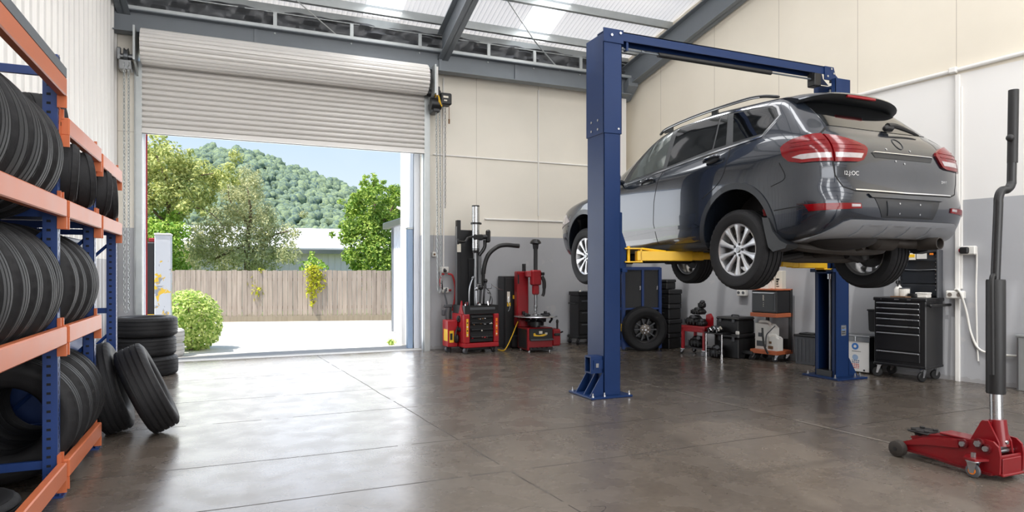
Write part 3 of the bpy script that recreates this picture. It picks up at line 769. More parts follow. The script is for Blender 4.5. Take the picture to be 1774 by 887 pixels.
# rear face
panel('rear_window', M['car_glass'], [rear(sm([(-.59, 1.225), (-.3, 1.212), (0, 1.208), (.3, 1.212), (.59, 1.225)], 3) + [(.545, 1.36), (.50, 1.55), (-.50, 1.55), (-.545, 1.36)])], .003)
panel('tailgate_gap', M['dark_hole'], [rband([(-.62, 1.2), (-.728, 1.135), (-.728, .88), (-.715, .79), (-.66, .70), (-.56, .672), (0, .665), (.56, .672), (.66, .70), (.715, .79), (.728, .88), (.728, 1.135), (.62, 1.2)], .010)], .0015)
panel('tailgate_chrome', M['chrome'], [rband([(-.56, .682), (0, .675), (.56, .682)], .010)], .008)
panel('plate_bar', M['chrome'], [rear([(-.36, .984), (-.33, .994), (.33, .994), (.36, .984), (.33, .988), (-.33, .988)])], .012)
panel('handle_recess', M['car_trim'], [rear([(-.36, .983), (.36, .983), (.33, .945), (-.33, .945)])], .003)
panel('plate_recess', M['car_trim'], [rear([(-.385, .625), (.385, .625), (.30, .47), (-.30, .47)])], .003)
panel('bumper_lip', M['car_paint'], [rear([(-.45, .652), (.45, .652), (.42, .625), (-.42, .625)])], .014)
pl = panel('plate_holder', M['car_cladding'], [rear([(-.26, .60), (.26, .60), (.25, .485), (-.25, .485)])], .009)
panel('plate_screw', M['zinc'], [rear(arc(x, z, .007, 0, 330, 11)) for x in (-.12, .12) for z in (.585, .505)], .0115, pl)
sk = panel('skid_plate', M['skid_silver'], [rear([(-.60, .448), (.60, .448), (.655, .432), (.80, .315), (.80, .29), (-.80, .29), (-.80, .315), (-.655, .432)])], .016)
for b in (-.48, -.22, .04, .30):
    panel('skid_rib', M['skid_silver'], [rear([(b, .405), (b + .05, .415), (b + .20, .415), (b + .20, .408), (b + .06, .405), (b + .03, .37), (b - .03, .33), (b - .05, .315), (b - .06, .32), (b - .02, .36)])], .026, sk)
panel('emblem_ring', M['car_cladding'], [lambda mb: mb.band(arc(0, 1.085, .05, 0, 345, 23), arc(0, 1.085, .044, 0, 345, 23), 'y', -1.3, -.3)], .004)
for b, w in ((-.18, 1.025), (.10, 1.028), (-.1, .93), (.0, .915)): panel('clip_hole', M['zinc'], [rear(arc(b, w, .008, 0, 330, 11))], .004)
def lettering(txt, size, loc, rz=0, mat_=None, parent=car, rx=PI / 2, name='lettering'):
    c = bpy.data.curves.new(name, 'FONT'); c.body = txt; c.size = size; c.extrude = .0015; c.align_x = 'CENTER'; c.align_y = 'CENTER'
    o = bpy.data.objects.new('t', c); COL.objects.link(o)
    me = bpy.data.meshes.new_from_object(o.evaluated_get(bpy.context.evaluated_depsgraph_get())); bpy.data.objects.remove(o)
    me.materials.clear(); me.materials.append(mat_ or M['chrome'])
    q = link(name, me, parent)
    if parent is car:
        hit = BVHTree.FromPolygons([v.co for v in BODY.vertices], [tuple(f.vertices) for f in BODY.polygons]).ray_cast(V((loc[0], -3, loc[2])), V((0, 1, 0)))
        rz = math.atan2(hit[1].x, -hit[1].y); loc = (loc[0], hit[0].y - .0005, loc[2])
    q.location = loc; q.rotation_euler = (rx, 0, rz); return q
lettering('I2.J:OC', .046, (-.575, -.918, .808), -.17)
lettering('DVVT', .032, (.50, -.940, .79), .12)
# spoiler over the glass
mb = MB()
def sp(a, t):
    b = -.60 + 1.20 * a; e = abs(2 * a - 1)
    r_ = 1 - e * e
    top0 = V((b * .97, -.20 - .02 * (1 - e), 1.585 + .022 * r_ - .03 * e ** 4)); tip = V((b * .99, -.495 - .05 * r_ + .07 * e ** 8, 1.546 + .022 * r_ - .045 * e ** 4))
    und = V((b * .95, -.37 - .03 * r_, 1.490 + .012 * r_ - .015 * e ** 4)); und2 = V((b * .93, -.27, 1.515))
    return [top0, top0 * .5 + tip * .5 + V((0, 0, .012)), tip + V((0, .015, .004)), tip + V((0, 0, -.012)), tip + V((0, .03, -.034)), und, und2][t]
nb = 28
vs_ = [sp(i / nb, t) for i in range(nb + 1) for t in range(7)]
top_ = [(i * 7 + t, i * 7 + (t + 1) % 7, i * 7 + 7 + (t + 1) % 7, i * 7 + 7 + t) for i in range(nb) for t in (0, 1, 2)] + [tuple(range(7)), tuple(nb * 7 + t for t in range(7))[::-1]]
low_ = [(i * 7 + t, i * 7 + (t + 1) % 7, i * 7 + 7 + (t + 1) % 7, i * 7 + 7 + t) for i in range(nb) for t in (3, 4, 5, 6)]
mb.add(vs_, top_); mb.f += low_; mb.m += [1] * len(low_); spo = mb.obj('spoiler', [M['car_paint'], M['car_trim']], car, smooth=45)
mb = MB(); mb.grid(lambda a, b: (-.17 + .34 * a, -.528 - .012 * b - .012 * (1 - (2 * a - 1) ** 2), 1.53 + .022 * b), 10, 2); mb.box((0, -.535, 1.54), (.34, .03, .022), .006); mb.obj('brake_light', M['red_dark'], spo)
mb = MB(); mb.box((.03, -.765, 1.235), (.10, .06, .05), .018); mb.tube(curve([(.02, -.765, 1.255), (.12, -.765, 1.262), (.30, -.76, 1.232), (.40, -.765, 1.205)], 5), [.026, .026, .025, .024, .023, .022, .02, .02, .018, .016, .015, .014, .013, .012, .01, .008], 8)
mb.obj('rear_wiper', M['black_plastic'], car)
# front end seen past the lift post
for s in (-1, 1):
    panel('head_lamp', M['lamp_clear'], [side([(3.2, .80), (3.05, .70), (3.6, .60), (3.7, .78)], s, .45, 1.2)], .006)
panel('windscreen', M['car_glass'], [lambda mb: mb.prism([(2.52, 1.10), (1.72, 1.52), (1.72, 1.62), (2.75, 1.2)], 'x', -.66, .66)], .003)
panel('grille', M['car_trim'], [lambda mb: mb.prism([(-.42, .76), (.42, .76), (.34, .48), (-.34, .48)], 'y', 3, 4)], .006)
# underside
mb = MB()
mb.tube(curve([(-.62, -.30, .30), (-.56, -.42, .26), (-.30, -.50, .235), (0, -.52, .23), (.30, -.48, .245), (.5, -.34, .28)], 6), .045, 10)
mb.tube([(-.72, .0, .20), (-.30, -.10, .17), (.30, -.10, .17), (.72, 0, .20)], .045, 10); mb.tube([(-.30, -.1, .17), (-.25, .3, .2)], .04, 8); mb.tube([(.30, -.1, .17), (.25, .3, .2)], .04, 8)
mb.obj('rear_subframe', M['underbody_rust'], car)
for s in (-1, 1):
    mb = MB(); mb.tube([(s * .28, -.16, .20), (s * .5, -.10, .16), (s * .72, 0, .17)], .032, 8); mb.tube([(s * .30, .18, .24), (s * .70, .06, .28)], .025, 8); mb.cyl((s * .62, -.06, .16), (s * .58, -.05, .45), .06, n=12); mb.cyl((s * .60, .0, .24), (s * .80, .0, .24), .07, n=14)
    mb.obj('suspension_arm', M['underbody'], car); mb = MB(); mb.tube([(s * .26, 2.55, .17), (s * .74, 2.68, .18)], .03, 8); mb.cyl((s * .60, 2.68, .24), (s * .80, 2.68, .24), .07, n=14); mb.obj('suspension_arm', M['underbody'], car)
mb = MB(); mb.ball((-.28, -.56, .315), (.30, .26, .09), 24, 12); mb.obj('spare_wheel_well', M['underbody'], car)
mb = MB(); mb.tube([(-.02, -.64, .315), (.02, -.64, .315), (.22, -.64, .31), (.26, -.64, .305)], [.05, .085, .085, .05], 20); mb.obj('muffler', M['underbody_rust'], car)
mb = MB(); mb.tube(curve([(.22, -.66, .30), (.32, -.72, .285), (.38, -.82, .28), (.38, -.88, .28)], 6), .042, 16); mb.lathe([(.042, -.06), (.050, -.06), (.052, .12), (.044, .12), (.042, .0)], (.38, -.905, .28), 'y', 24, closed=True); mb.tube(curve([(-.08, -.62, .26), (-.1, -.2, .2), (-.06, .6, .22), (-.1, 2.2, .22)], 8), .03, 10); mb.obj('exhaust_pipe', M['underbody_rust'], car)
mb = MB(); mb.cyl((.38, -.92, .28), (.38, -.90, .28), .043, n=24); mb.obj('exhaust_mouth', M['dark_hole'], car)
mb = MB(); mb.box((0, .75, .24), (1.0, .55, .12), .04); mb.obj('fuel_tank', M['underbody'], car)
mb = MB(); mb.box((0, 2.7, .22), (.8, .7, .12), .03); mb.obj('engine_tray', M['underbody'], car)
mb = MB(); mb.box((0, -.05, .34), (.5, .4, .22), .05); mb.obj('rear_differential', M['underbody'], car)
for u, b in ((0, -.79), (2.68, -.79), (0, .79), (2.68, .79)): wheel(car, 'wheel', (b, u, .24), b > 0)
# ------------------------------------------------------------------ tyre rack on the left
FX, BX = -.915, -1.46
rack = thing('pallet_rack', 'long blue and orange steel rack filled with tyres along the left wall', 'rack', (-1.19, 4.33, 0))
O = V((-1.19, 4.33, 0))
def R2(mb, name, m, parent=rack, **k):
    mb.v = [tuple(V(p) - O) for p in mb.v]; return mb.obj(name, m, parent, **k)
FR = [(1.95, 2.45), (4.33, 2.45), (5.385, 2.125), (6.33, 2.085)]
for y, h in FR:
    for x, sg in ((FX, 1), (BX, -1)):
        mb = MB(); mb.bb(x - .035, x + .035, y - .03, y - .026, .012, h); mb.bb(x + sg * .031, x + sg * .035, y - .03, y + .03, .012, h); mb.bb(x - .035, x + .035, y + .026, y + .03, .012, h)
        mb.bb(x - sg * .035, x - sg * .031, y - .03, y - .015, .012, h); mb.bb(x - sg * .035, x - sg * .031, y + .015, y + .03, .012, h)
        mb.mi = 1; z = .12
        while z < h - .03:
            mb.bb(x + sg * .0345, x + sg * .0355, y - .012, y - .004, z, z + .018); mb.bb(x + sg * .0345, x + sg * .0355, y + .004, y + .012, z + .02, z + .038); mb.bb(x - .016, x + .004, y - .0305, y - .0295, z, z + .014); z += .05
        u = R2(mb, 'upright', [M['rack_blue'], M['dark_hole']], smooth=0)
        mb = MB(); mb.bb(x - .06, x + .065, y - .05, y + .05, 0, .012); mb.cyl((x + .045, y - .03, .012), (x + .045, y - .03, .03), .008, n=8); R2(mb, 'foot_plate', M['rack_blue'], u, smooth=0).matrix_parent_inverse = Matrix()
    for z in ([.16, .9, 1.55, h - .12] if h > 2.3 else [.16, .9, 1.55, h - .1]):
        mb = MB(); mb.bb(BX, FX, y - .012, y + .012, z, z + .045); R2(mb, 'frame_tie', M['rack_blue'], smooth=0)
    for z0 in (.2, .95, 1.6):
        if z0 + .55 > h or (z0 < .3 and y == 4.33): continue
        mb = MB(); mb.tube([(BX, y, z0), (FX, y, min(z0 + .55, h - .05))], .014, 6); R2(mb, 'frame_brace', M['rack_blue'])
def rbeam(y0, y1, zt, sides=(1, 0)):
    for f in sides:
        x = FX + .035 if f else BX - .035; sg = 1 if f else -1
        mb = MB(); mb.bb(min(x, x + sg * .045), max(x, x + sg * .045), y0 + .031, y1 - .031, zt - .10, zt, .006)
        b = R2(mb, 'beam_rail', M['orange_beam'], smooth=0)
        for y in (y0 + .0345, y1 - .0345):
            s2 = 1 if y < (y0 + y1) / 2 else -1
            mb = MB(); mb.bb(x, x + sg * .006, y - .034 * (1 if s2 > 0 else -.0), y + .034 * (1 if s2 < 0 else 0), zt - .165, zt + .045)
            mb.bb(x, x + sg * .045, y - .0075, y + .0035, zt - .165, zt - .098); mb.bb(x, x + sg * .018, y - .0075, y + .0035, zt - .01, zt + .045); mb.mi = 1
            for k in range(2): mb.bb(x + sg * .006, x + sg * .0075, y - s2 * .022, y - s2 * .012, zt - .15 + .1 * k, zt - .13 + .1 * k)
            R2(mb, 'beam_clip', [M['orange_beam'], M['dark_hole']], b, smooth=0)
for (i, zs) in ((0, (2.32, 1.65, .945, .19)), (1, (2.115, 1.65, .945, .19)), (2, (2.09, 1.65))):
    for z in zs: rbeam(FR[i][0], FR[i + 1][0], z)
mb = MB(); mb.bb(FX + .036, FX + .078, 1.98, 4.30, 2.322, 2.375); R2(mb, 'ledge_angle', M['steel_grey'], smooth=0)
mb = MB(); mb.bb(BX + .03, FX + .03, 4.37, 5.35, 1.60, 1.648); mb.bb(BX + .03, FX + .03, 5.42, 6.29, 1.60, 1.648); R2(mb, 'shelf_deck', M['galvanised'], smooth=0)
# tyres stand in the rows, sunk between front and rear rail
NTH = ['', 'first', 'second', 'third', 'fourth', 'fifth', 'sixth', 'seventh', 'eighth', 'ninth', 'tenth', 'eleventh', 'twelfth']
def tyre(me, loc, yaw=PI / 2, tilt=0, lean=0, name='tyre', spin=0):
    o = bpy.data.objects.new(name, me); COL.objects.link(o); o.location = loc
    o.matrix_world = Matrix.Translation(loc) @ Matrix.Rotation(yaw, 4, 'Z') @ Matrix.Rotation(lean, 4, 'Y') @ Matrix.Rotation(spin, 4, 'X')
    return o
def row(zc, x, ys, shelf, grp, ref, R=.35):
    for i, y in enumerate(reversed(ys)):
        v = RND.random()
        o = tyre(TYRE if v < .6 else TYRE_B, (x + RND.uniform(-.012, .012), y, zc + RND.uniform(-.008, .008)), PI / 2 + rad(RND.uniform(-3, 3)), 0, rad(RND.uniform(-3, 4)), spin=RND.uniform(0, 6))
        tag(o, 'black tyre on the %s rack shelf, %s from %s' % (shelf, NTH[i + 1], ref), 'tyre', grp)
row(1.65 + .205, -1.165, [2.75, 2.97, 3.19, 3.41, 3.62, 3.84, 4.06], 'upper', 'tyres standing on the upper rack shelf', 'the tall front post')
row(.945 + .22, -1.165, [2.76, 2.99, 3.22, 3.45, 3.68, 3.90, 4.12, 4.475, 4.695, 4.915, 5.135], 'middle', 'tyres standing on the middle rack shelf', 'the far end')
row(.19 + .225, -1.155, [4.52, 4.74, 4.96, 5.19], 'bottom', 'tyres standing on the bottom rack shelf', 'the leaning tyres')
# jumbled smaller tyres at the far end of the upper shelf
for (x, y, z, yaw, lean, lb) in ((-.94, 4.545, 1.83, 14, 3, 'small tyre just past the tall rack post on the upper shelf'), (-1.06, 4.74, 2.14, 28, -4, 'small tyre lying on top of the others past the tall rack post'),
        (-.93, 4.91, 1.83, 20, -4, 'small worn tyre in the middle bay of the upper shelf'), (-1.20, 5.13, 1.83, 8, 3, 'small worn tyre at the back of the middle bay of the upper shelf'),
        (-.94, 5.62, 1.83, 18, 4, 'small tyre just past the second rack post on the upper shelf'), (-.94, 5.985, 1.83, 12, -3, 'last small tyre at the far end of the upper shelf')):
    o = tyre(TYRE_C, (x, y, z), rad(yaw), 0, rad(lean)); o.scale = (1.2, .62, .62)
    tag(o, lb, 'tyre', 'small tyres jumbled on the upper shelf')
# flat tyre in the dark under the near bay
o = tyre(TYRE_C, (-1.215, 3.78, .089), 0, 0, PI / 2); tag(o, 'tyre lying flat on the floor under the near rack bay', 'tyre')
o = thing('tote_box', 'blue plastic tote lying on the far end of the upper shelf', 'box', (-1.25, 6.06, 1.65), rad(6))
mb = MB(); mb.prism([(-.16, 0), (.16, 0), (.19, .20), (-.19, .20)], 'x', -.17, .17); mb.obj('tub', M['rack_blue'], o, smooth=0)
mb = MB(); mb.box((0, 0, .21), (.38, .42, .02), .006); mb.obj('lid', M['blue_cabinet'], o, smooth=0)
# blue steel locker standing in the last bay
o = thing('steel_locker', 'dented dark blue steel locker standing in the far end bay of the rack', 'locker', (-1.30, 5.88, 0))
mb = MB(); mb.bb(-.18, .22, -.36, .36, .03, 1.50, .008); mb.obj('carcass', M['blue_cabinet'], o, smooth=0)
for k in range(3):
    mb = MB(); z = .07 + .475 * k; mb.bb(.20, .232, -.34, .34, z, z + .45, .008)
    for q in range(3): mb.bb(.232, .236, -.16, .16, z + .34 + .025 * q, z + .35 + .025 * q)
    d_ = mb.obj('door', M['blue_cabinet'], o, smooth=0); mb = MB(); mb.bb(.232, .25, .27, .30, z + .18, z + .28, .004); mb.obj('handle', M['black_metal'], d_, smooth=0)
mb = MB()
for x in (-.14, .18):
    for y in (-.32, .32): mb.bb(x - .02, x + .02, y - .02, y + .02, 0, .03)
mb.obj('foot', M['black_metal'], o, smooth=0)
# floor tyres
for k, lb in enumerate(('bottom tyre of the black stack beside the roller door', 'middle tyre of the black stack beside the roller door', 'top tyre of the black stack beside the roller door')):
    o = tyre(TYRE_ST if False else TYRE, (-.955 + (.012, -.01, .008)[k], 8.98 + (.0, .015, -.01)[k], .118 + .2345 * k), 0, 0, PI / 2, spin=k * 1.1); o.scale = (1.115, 1.0, 1.0)
    tag(o, lb, 'tyre', 'black tyres stacked beside the roller door')
for k, lb in enumerate(('lower pale tyre of the pair outside by the bush', 'upper pale tyre of the pair outside by the bush')):
    o = tyre(TYRE_P, (-.90, 10.80 + .01 * k, .101 + .2005 * k), 0, 0, PI / 2, spin=k); tag(o, lb, 'tyre', 'pale weathered tyres stacked outside')
o = tyre(TYRE, (-.875, 5.86, .348), rad(3), 0, rad(-15), spin=.4); tag(o, 'black tyre leaning back against the rack end behind another tyre', 'tyre', 'tyres leaning at the rack end')
o = tyre(TYRE, (-.59, 5.70, .352), rad(5), 0, rad(-24), spin=1); tag(o, 'front black tyre tilted over on the floor against its neighbour', 'tyre', 'tyres leaning at the rack end')

# ------------------------------------------------------------------ two post lift
lift = thing('two_post_lift', 'dark blue two post car lift with yellow arms holding up the car', 'car lift', (5.0, 5.6, 0))
LO = V((5.0, 5.6, 0))
def L3(mb, name, m, parent=lift, **k):
    mb.v = [tuple(V(p) - LO) for p in mb.v]; return mb.obj(name, m, parent, **k)
def channel(mb, x0, x1, y0, y1, z0, z1, op, t=.012, lip=.05):
    """open to the side op (+1: +x, -1: -x)"""
    if op > 0: mb.bb(x0, x0 + t, y0, y1, z0, z1, .003)
    else: mb.bb(x1 - t, x1, y0, y1, z0, z1, .003)
    mb.bb(x0, x1, y0, y0 + t, z0, z1, .003); mb.bb(x0, x1, y1 - t, y1, z0, z1, .003)
    xx = (x1 - t, x1) if op > 0 else (x0, x0 + t)
    mb.bb(*xx, y0, y0 + lip, z0, z1, .003); mb.bb(*xx, y1 - lip, y1, z0, z1, .003)
for (x0, x1, y0, y1, op, zs, zt) in ((3.384, 3.578, 5.55, 5.87, 1, 2.62, 3.61), (6.43, 6.65, 5.44, 5.73, -1, 2.62, 3.49)):
    mb = MB(); channel(mb, x0, x1, y0, y1, .02, zt - .02, op); c = L3(mb, 'lift_post', M['lift_blue'], smooth=0)
    def L4(mb, name, m, par=c, **k): return L3(mb, name, m, par, **k)
    e = .010; mb = MB(); channel(mb, x0 - e, x1 + e, y0 - e, y1 + e, zs, zt, op, .010, .06); L4(mb, 'post_extension', M['lift_blue'], smooth=0)
    mb = MB()
    if op > 0: mb.bb(x0 - .18, x1 + .10, y0 - .07, y1 + .08, 0, .02, .004)
    else: mb.bb(x0 - .10, x1 + .16, y0 - .12, y1 + .10, 0, .02, .004)
    L4(mb, 'base_plate', M['lift_blue'], smooth=0)
    bx = (x0 - .15, x0 - .02, x1 + .07) if op > 0 else (x0 - .06, x1 + .04, x1 + .12)
    for x in bx:
        for y in (y0 - .045, y1 + .05):
            mb = MB(); mb.cyl((x, y, .02), (x, y, .035), .014, n=6); mb.cyl((x, y, .035), (x, y, .06), .008, n=8); L4(mb, 'anchor_bolt', M['zinc'])
    gx = x0 if op > 0 else x1
    for y in ((y0 + .01, y0 + .13, y1 - .03) if op > 0 else (y0 + .01, y1 - .03)):
        mb = MB(); mb.prism([(gx, .02), (gx - op * .15, .02), (gx - op * .03, .21), (gx, .25)], 'y', y, y + .012); L4(mb, 'gusset', M['lift_blue'], smooth=0)
    for (z, dx) in ((zs + .05, .05), (zs + .14, .05), (zs + .05, .14), (zs + .14, .14)):
        if op > 0:
            mb = MB(); mb.cyl((x0 - e - .008, y0 + .02 + dx * 1.4, z), (x0 - e, y0 + .02 + dx * 1.4, z), .013, n=10); L4(mb, 'bolt', M['zinc'])
    if op > 0:
        mb = MB(); mb.cyl((x1 - .03, y0 - e - .006, zs + .05), (x1 - .03, y0 - e, zs + .05), .011, n=10); L4(mb, 'bolt', M['zinc'])
        mb = MB(); mb.band([(y0 + .03, .24), (y0 + .15, .24), (y0 + .15, .41), (y0 + .03, .41)], [(y0 + .045, .255), (y0 + .135, .255), (y0 + .135, .395), (y0 + .045, .395)], 'x', x0 - .13, x0); mb.bb(x0 - .10, x0, y0 + .02, y0 + .03, .28, .37)
        q = L4(mb, 'bracket_tube', M['lift_blue'], smooth=0); mb = MB(); mb.bb(x0 - .08, x0 - .05, y0 + .012, y0 + .02, .30, .34); L4(mb, 'latch', M['zinc'], smooth=0)
    else:
        mb = MB(); mb.cyl((x0 + .09, (y0 + y1) / 2, .05), (x0 + .09, (y0 + y1) / 2, 3.4), .018, n=12); L4(mb, 'lead_screw', M['satin_steel'])
        mb = MB(); mb.cyl((x0 + .09, (y0 + y1) / 2, 1.16), (x0 + .09, (y0 + y1) / 2, 1.24), .04, n=14); L4(mb, 'screw_nut', M['zinc'])
        mb = MB(); mb.bb(6.52, 6.60, y0 - .003, y0, .50, .62); r_ = L4(mb, 'rating_plate', M['zinc'], smooth=0)
        for k in range(4): mb = MB(); mb.bb(6.53, 6.585 - .01 * (k % 2), y0 - .004, y0 - .003, .52 + .022 * k, .528 + .022 * k); L4(mb, 'printed_line', M['black_plastic'] if k != 2 else M['blue_label'], smooth=0)
        mb = MB(); mb.bb(x0 - .02, x0 + .10, y0 + .04, y1 - .04, .02, .09); L4(mb, 'screw_foot', M['black_metal'], smooth=0)
        mb = MB(); mb.cyl((6.55, 5.60, 3.49), (6.55, 5.60, 3.56), .022, n=12); L4(mb, 'eye_bolt', M['zinc'])
    cx0, cx1 = (x1 - .10, x1 + .07) if op > 0 else (x0 - .06, x0 + .10)
    mb = MB(); mb.bb(cx0, cx1, y0 + .07, y1 - .07, 1.22, 1.85, .008); mb.bb(cx0 if op < 0 else x1 + .01, cx1 if op > 0 else x0 - .01, y0 - .02, y1 + .02, 1.24, 1.28, .004)
    if op > 0: mb.prism([(x1, 1.75), (x1 + .03, 1.70), (x1 + .10, 1.52), (x1 + .10, 1.28), (x1, 1.25)], 'y', y0 + .05, y1 - .05)
    L4(mb, 'carriage', M['lift_blue'], lift, smooth=0)
mb = MB()      # crossbeam, an inverted channel between the post heads
mb.bb(3.40, 6.50, 5.54, 5.55, 3.555, 3.645); mb.bb(3.40, 6.50, 5.69, 5.70, 3.555, 3.645); mb.bb(3.40, 6.50, 5.54, 5.70, 3.635, 3.645)
cb = L3(mb, 'crossbeam', M['lift_blue'], smooth=0)
mb = MB(); mb.prism([(6.36, 3.645), (6.50, 3.645), (6.53, 3.56), (6.62, 3.49), (6.36, 3.49)], 'y', 5.525, 5.54); L3(mb, 'end_plate', M['lift_blue'], cb, smooth=0); mb = MB(); mb.prism([(6.36, 3.645), (6.50, 3.645), (6.53, 3.56), (6.62, 3.49), (6.36, 3.49)], 'y', 5.70, 5.712); L3(mb, 'end_plate', M['lift_blue'], cb, smooth=0)
mb = MB(); mb.prism([(3.37, 3.52), (3.60, 3.52), (3.60, 3.655), (3.37, 3.655)], 'y', 5.528, 5.54); L3(mb, 'end_plate', M['lift_blue'], cb, smooth=0)
for (x, z) in ((3.46, 3.59), (3.56, 3.62), (6.46, 3.62), (6.50, 3.57), (6.40, 3.53)):
    mb = MB(); mb.cyl((x, 5.516, z), (x, 5.528, z), .013, n=10); L3(mb, 'bolt', M['zinc'], cb)
for x in (3.66, 6.20):
    mb = MB(); mb.bb(x - .012, x + .012, 5.55, 5.60, 3.47, 3.56); L3(mb, 'bar_hanger', M['black_metal'] if x > 5 else M['lift_blue'], cb, smooth=0)
mb = MB(); mb.cyl((3.60, 5.575, 3.485), (6.20, 5.575, 3.485), .010, n=10); mb.cyl((3.84, 5.575, 3.485), (3.87, 5.575, 3.485), .018, n=10); sb = L3(mb, 'safety_bar', M['steel_grey'])
mb = MB(); mb.cyl((4.05, 5.575, 3.485), (5.58, 5.575, 3.485), .026, n=14); L3(mb, 'foam_sleeve', M['black_plastic'], sb)
mb = MB(); mb.bb(6.20, 6.30, 5.52, 5.64, 3.40, 3.55, .01); L3(mb, 'limit_switch_box', M['black_plastic'], cb, smooth=0)
def arm(a, b, z, thick_first=True, name='lift_arm'):
    A, B_ = V((a[0], a[1], z)), V((b[0], b[1], z)); d = (B_ - A); ln = d.length; an = math.atan2(d.y, d.x)
    def bx(mb, t0, t1, w, h, dz=0, bev=.006): c = A + d * ((t0 + t1) / 2); mb.box((c.x, c.y, z + dz), ((t1 - t0) * ln, w, h), bev, rz=an)
    mb = MB(); bx(mb, .10, .70, .10, .10); m0 = L3(mb, name, M['lift_yellow'], smooth=0)
    mb = MB(); bx(mb, .66, 1.0, .075, .07); bx(mb, .62, .82, .085, .088); L3(mb, 'arm_extension', M['lift_yellow'], m0, smooth=0)
    mb = MB(); n_ = V((-math.sin(an), math.cos(an), 0))
    for dz in (.075, -.06): bx(mb, -.03, .16, .11, .014, dz, .003)
    bx(mb, .135, .155, .10, .14, .01, .003); mb.tube([A + d * .16 + V((0, 0, .075)), A + d * .42 + V((0, 0, .045))], .012, 6); L3(mb, 'arm_yoke', M['lift_yellow'], m0, smooth=0)
    mb = MB(); mb.cyl(A + d * .02 + V((0, 0, -.07)), A + d * .02 + V((0, 0, .10)), .016, n=12); L3(mb, 'arm_pin', M['lift_yellow'], m0)
    mb = MB(); mb.cyl(B_ - d * .04 + V((0, 0, .03)), B_ - d * .04 + V((0, 0, .055)), .055, n=20); mb.cyl(B_ - d * .04 + V((0, 0, .02)), B_ - d * .04 + V((0, 0, .03)), .03, n=14); L3(mb, 'arm_pad', M['black_plastic'], m0)
arm((3.69, 5.61), (4.58, 5.27), 1.405); arm((3.69, 5.76), (4.30, 6.66), 1.40)
arm((6.36, 5.50), (5.42, 5.28), 1.335); arm((6.36, 5.62), (5.70, 6.60), 1.40)
# ------------------------------------------------------------------ workshop machines along the back wall
def caster(parent, x, y, r=.04, w=.025, rz=0, fork='zinc', tread='black_plastic', h=None):
    h = h or 2 * r + .03
    mb = MB(); mb.box((x, y, h - .004), (.06, .05, .008), .002, rz=rz); s_, c_ = math.sin(rz), math.cos(rz)
    for k in (-1, 1):
        ox, oy = -s_ * k * (w / 2 + .004), c_ * k * (w / 2 + .004)
        bx, by = -c_ * .02, -s_ * .02
        mb.add([(x + ox + c_ * a + bx * t - s_ * k * .0, y + oy + s_ * a + by * t, z) for (a, z, t) in ((-.02, h - .008, 0), (.02, h - .008, 0), (.008, r - .008, 1), (-.012, r - .008, 1))], [(0, 1, 2, 3)])
        mb.add([(x + ox * 1.3 + c_ * a + bx * t, y + oy * 1.3 + s_ * a + by * t, z) for (a, z, t) in ((-.02, h - .008, 0), (.02, h - .008, 0), (.008, r - .008, 1), (-.012, r - .008, 1))], [(3, 2, 1, 0)])
    o = mb.obj('caster', M[fork], parent, smooth=0)
    wm_ = MB(); c = V((x - c_ * .02, y - s_ * .02, r)); ax = V((-s_, c_, 0))
    wm_.tube([c - ax * w / 2, c - ax * w * .3, c + ax * w * .3, c + ax * w / 2], [r * .86, r, r, r * .86], 20); wm_.obj('caster_wheel', M[tread], o)
    return o
# A: red wheeled service machine with black mast and chrome cylinder
A = thing('tyre_service_machine', 'red wheeled workshop machine with black mast and tall chrome cylinder', 'machine', (3.50, 9.56, 0), rad(4))
mb = MB(); mb.bb(-.29, .29, -.26, .24, .09, .16, .01); mb.bb(-.29, -.20, -.26, -.16, .16, .60, .012); mb.bb(.20, .29, -.26, -.16, .16, .60, .012); mb.bb(-.29, .29, -.14, .24, .16, .60, .008)
mb.prism([(-.22, .60), (-.02, .60), (-.06, .66), (-.12, .80), (-.16, .66)], 'x', -.29, -.27)
mb.obj('cabinet', M['red_paint'], A, smooth=0)
mb = MB(); mb.bb(-.195, .195, -.235, -.15, .17, .59, .008); fp = mb.obj('tool_panel', M['black_plastic'], A, smooth=0)
for k, z in enumerate((.22, .33, .43, .52)):
    mb = MB(); mb.bb(-.19, .19, -.262, -.235, z - .004, z + .004); mb.cyl((-.18, -.25, z + .03), (.18, -.25, z + .03), .022, n=10); mb.obj('tool_shelf', M['black_metal'], fp, smooth=40)
for i in range(16):
    x, z = RND.uniform(-.16, .16), RND.choice((.235, .25, .345, .445, .53)); m = RND.choice(('zinc', 'zinc', 'chrome', 'red_paint', 'brown_part', 'paper'))
    mb = MB(); mb.tube([(x, -.272, z), (x + RND.uniform(-.03, .03), -.276, z + RND.uniform(-.012, .02))], .005 + .005 * RND.random(), 8); mb.obj('hand_tool', M[m], fp)
for s, m in ((-1, 'yellow_label'), (1, 'orange_label')):
    mb = MB(); mb.bb(s * .245 - .016, s * .245 + .016, -.264, -.26, .26, .53); q = mb.obj('warning_strip', M[m], A, smooth=0)
    for k in range(4): mb = MB(); mb.bb(s * .245 - .01, s * .245 + .01, -.266, -.264, .28 + .06 * k, .30 + .06 * k); mb.obj('printed_mark', M['black_plastic' if s < 0 else 'red_paint'] if k % 2 else M['paper'], q, smooth=0)
mb = MB(); mb.band([(-.28, -.25), (.28, -.25), (.28, .22), (-.28, .22)], [(-.265, -.235), (.265, -.235), (.265, .205), (-.265, .205)], 'z', .60, .73); mb.bb(-.27, .27, -.24, .21, .61, .625)
tr_ = mb.obj('tool_tray', M['black_plastic'], A, smooth=0)
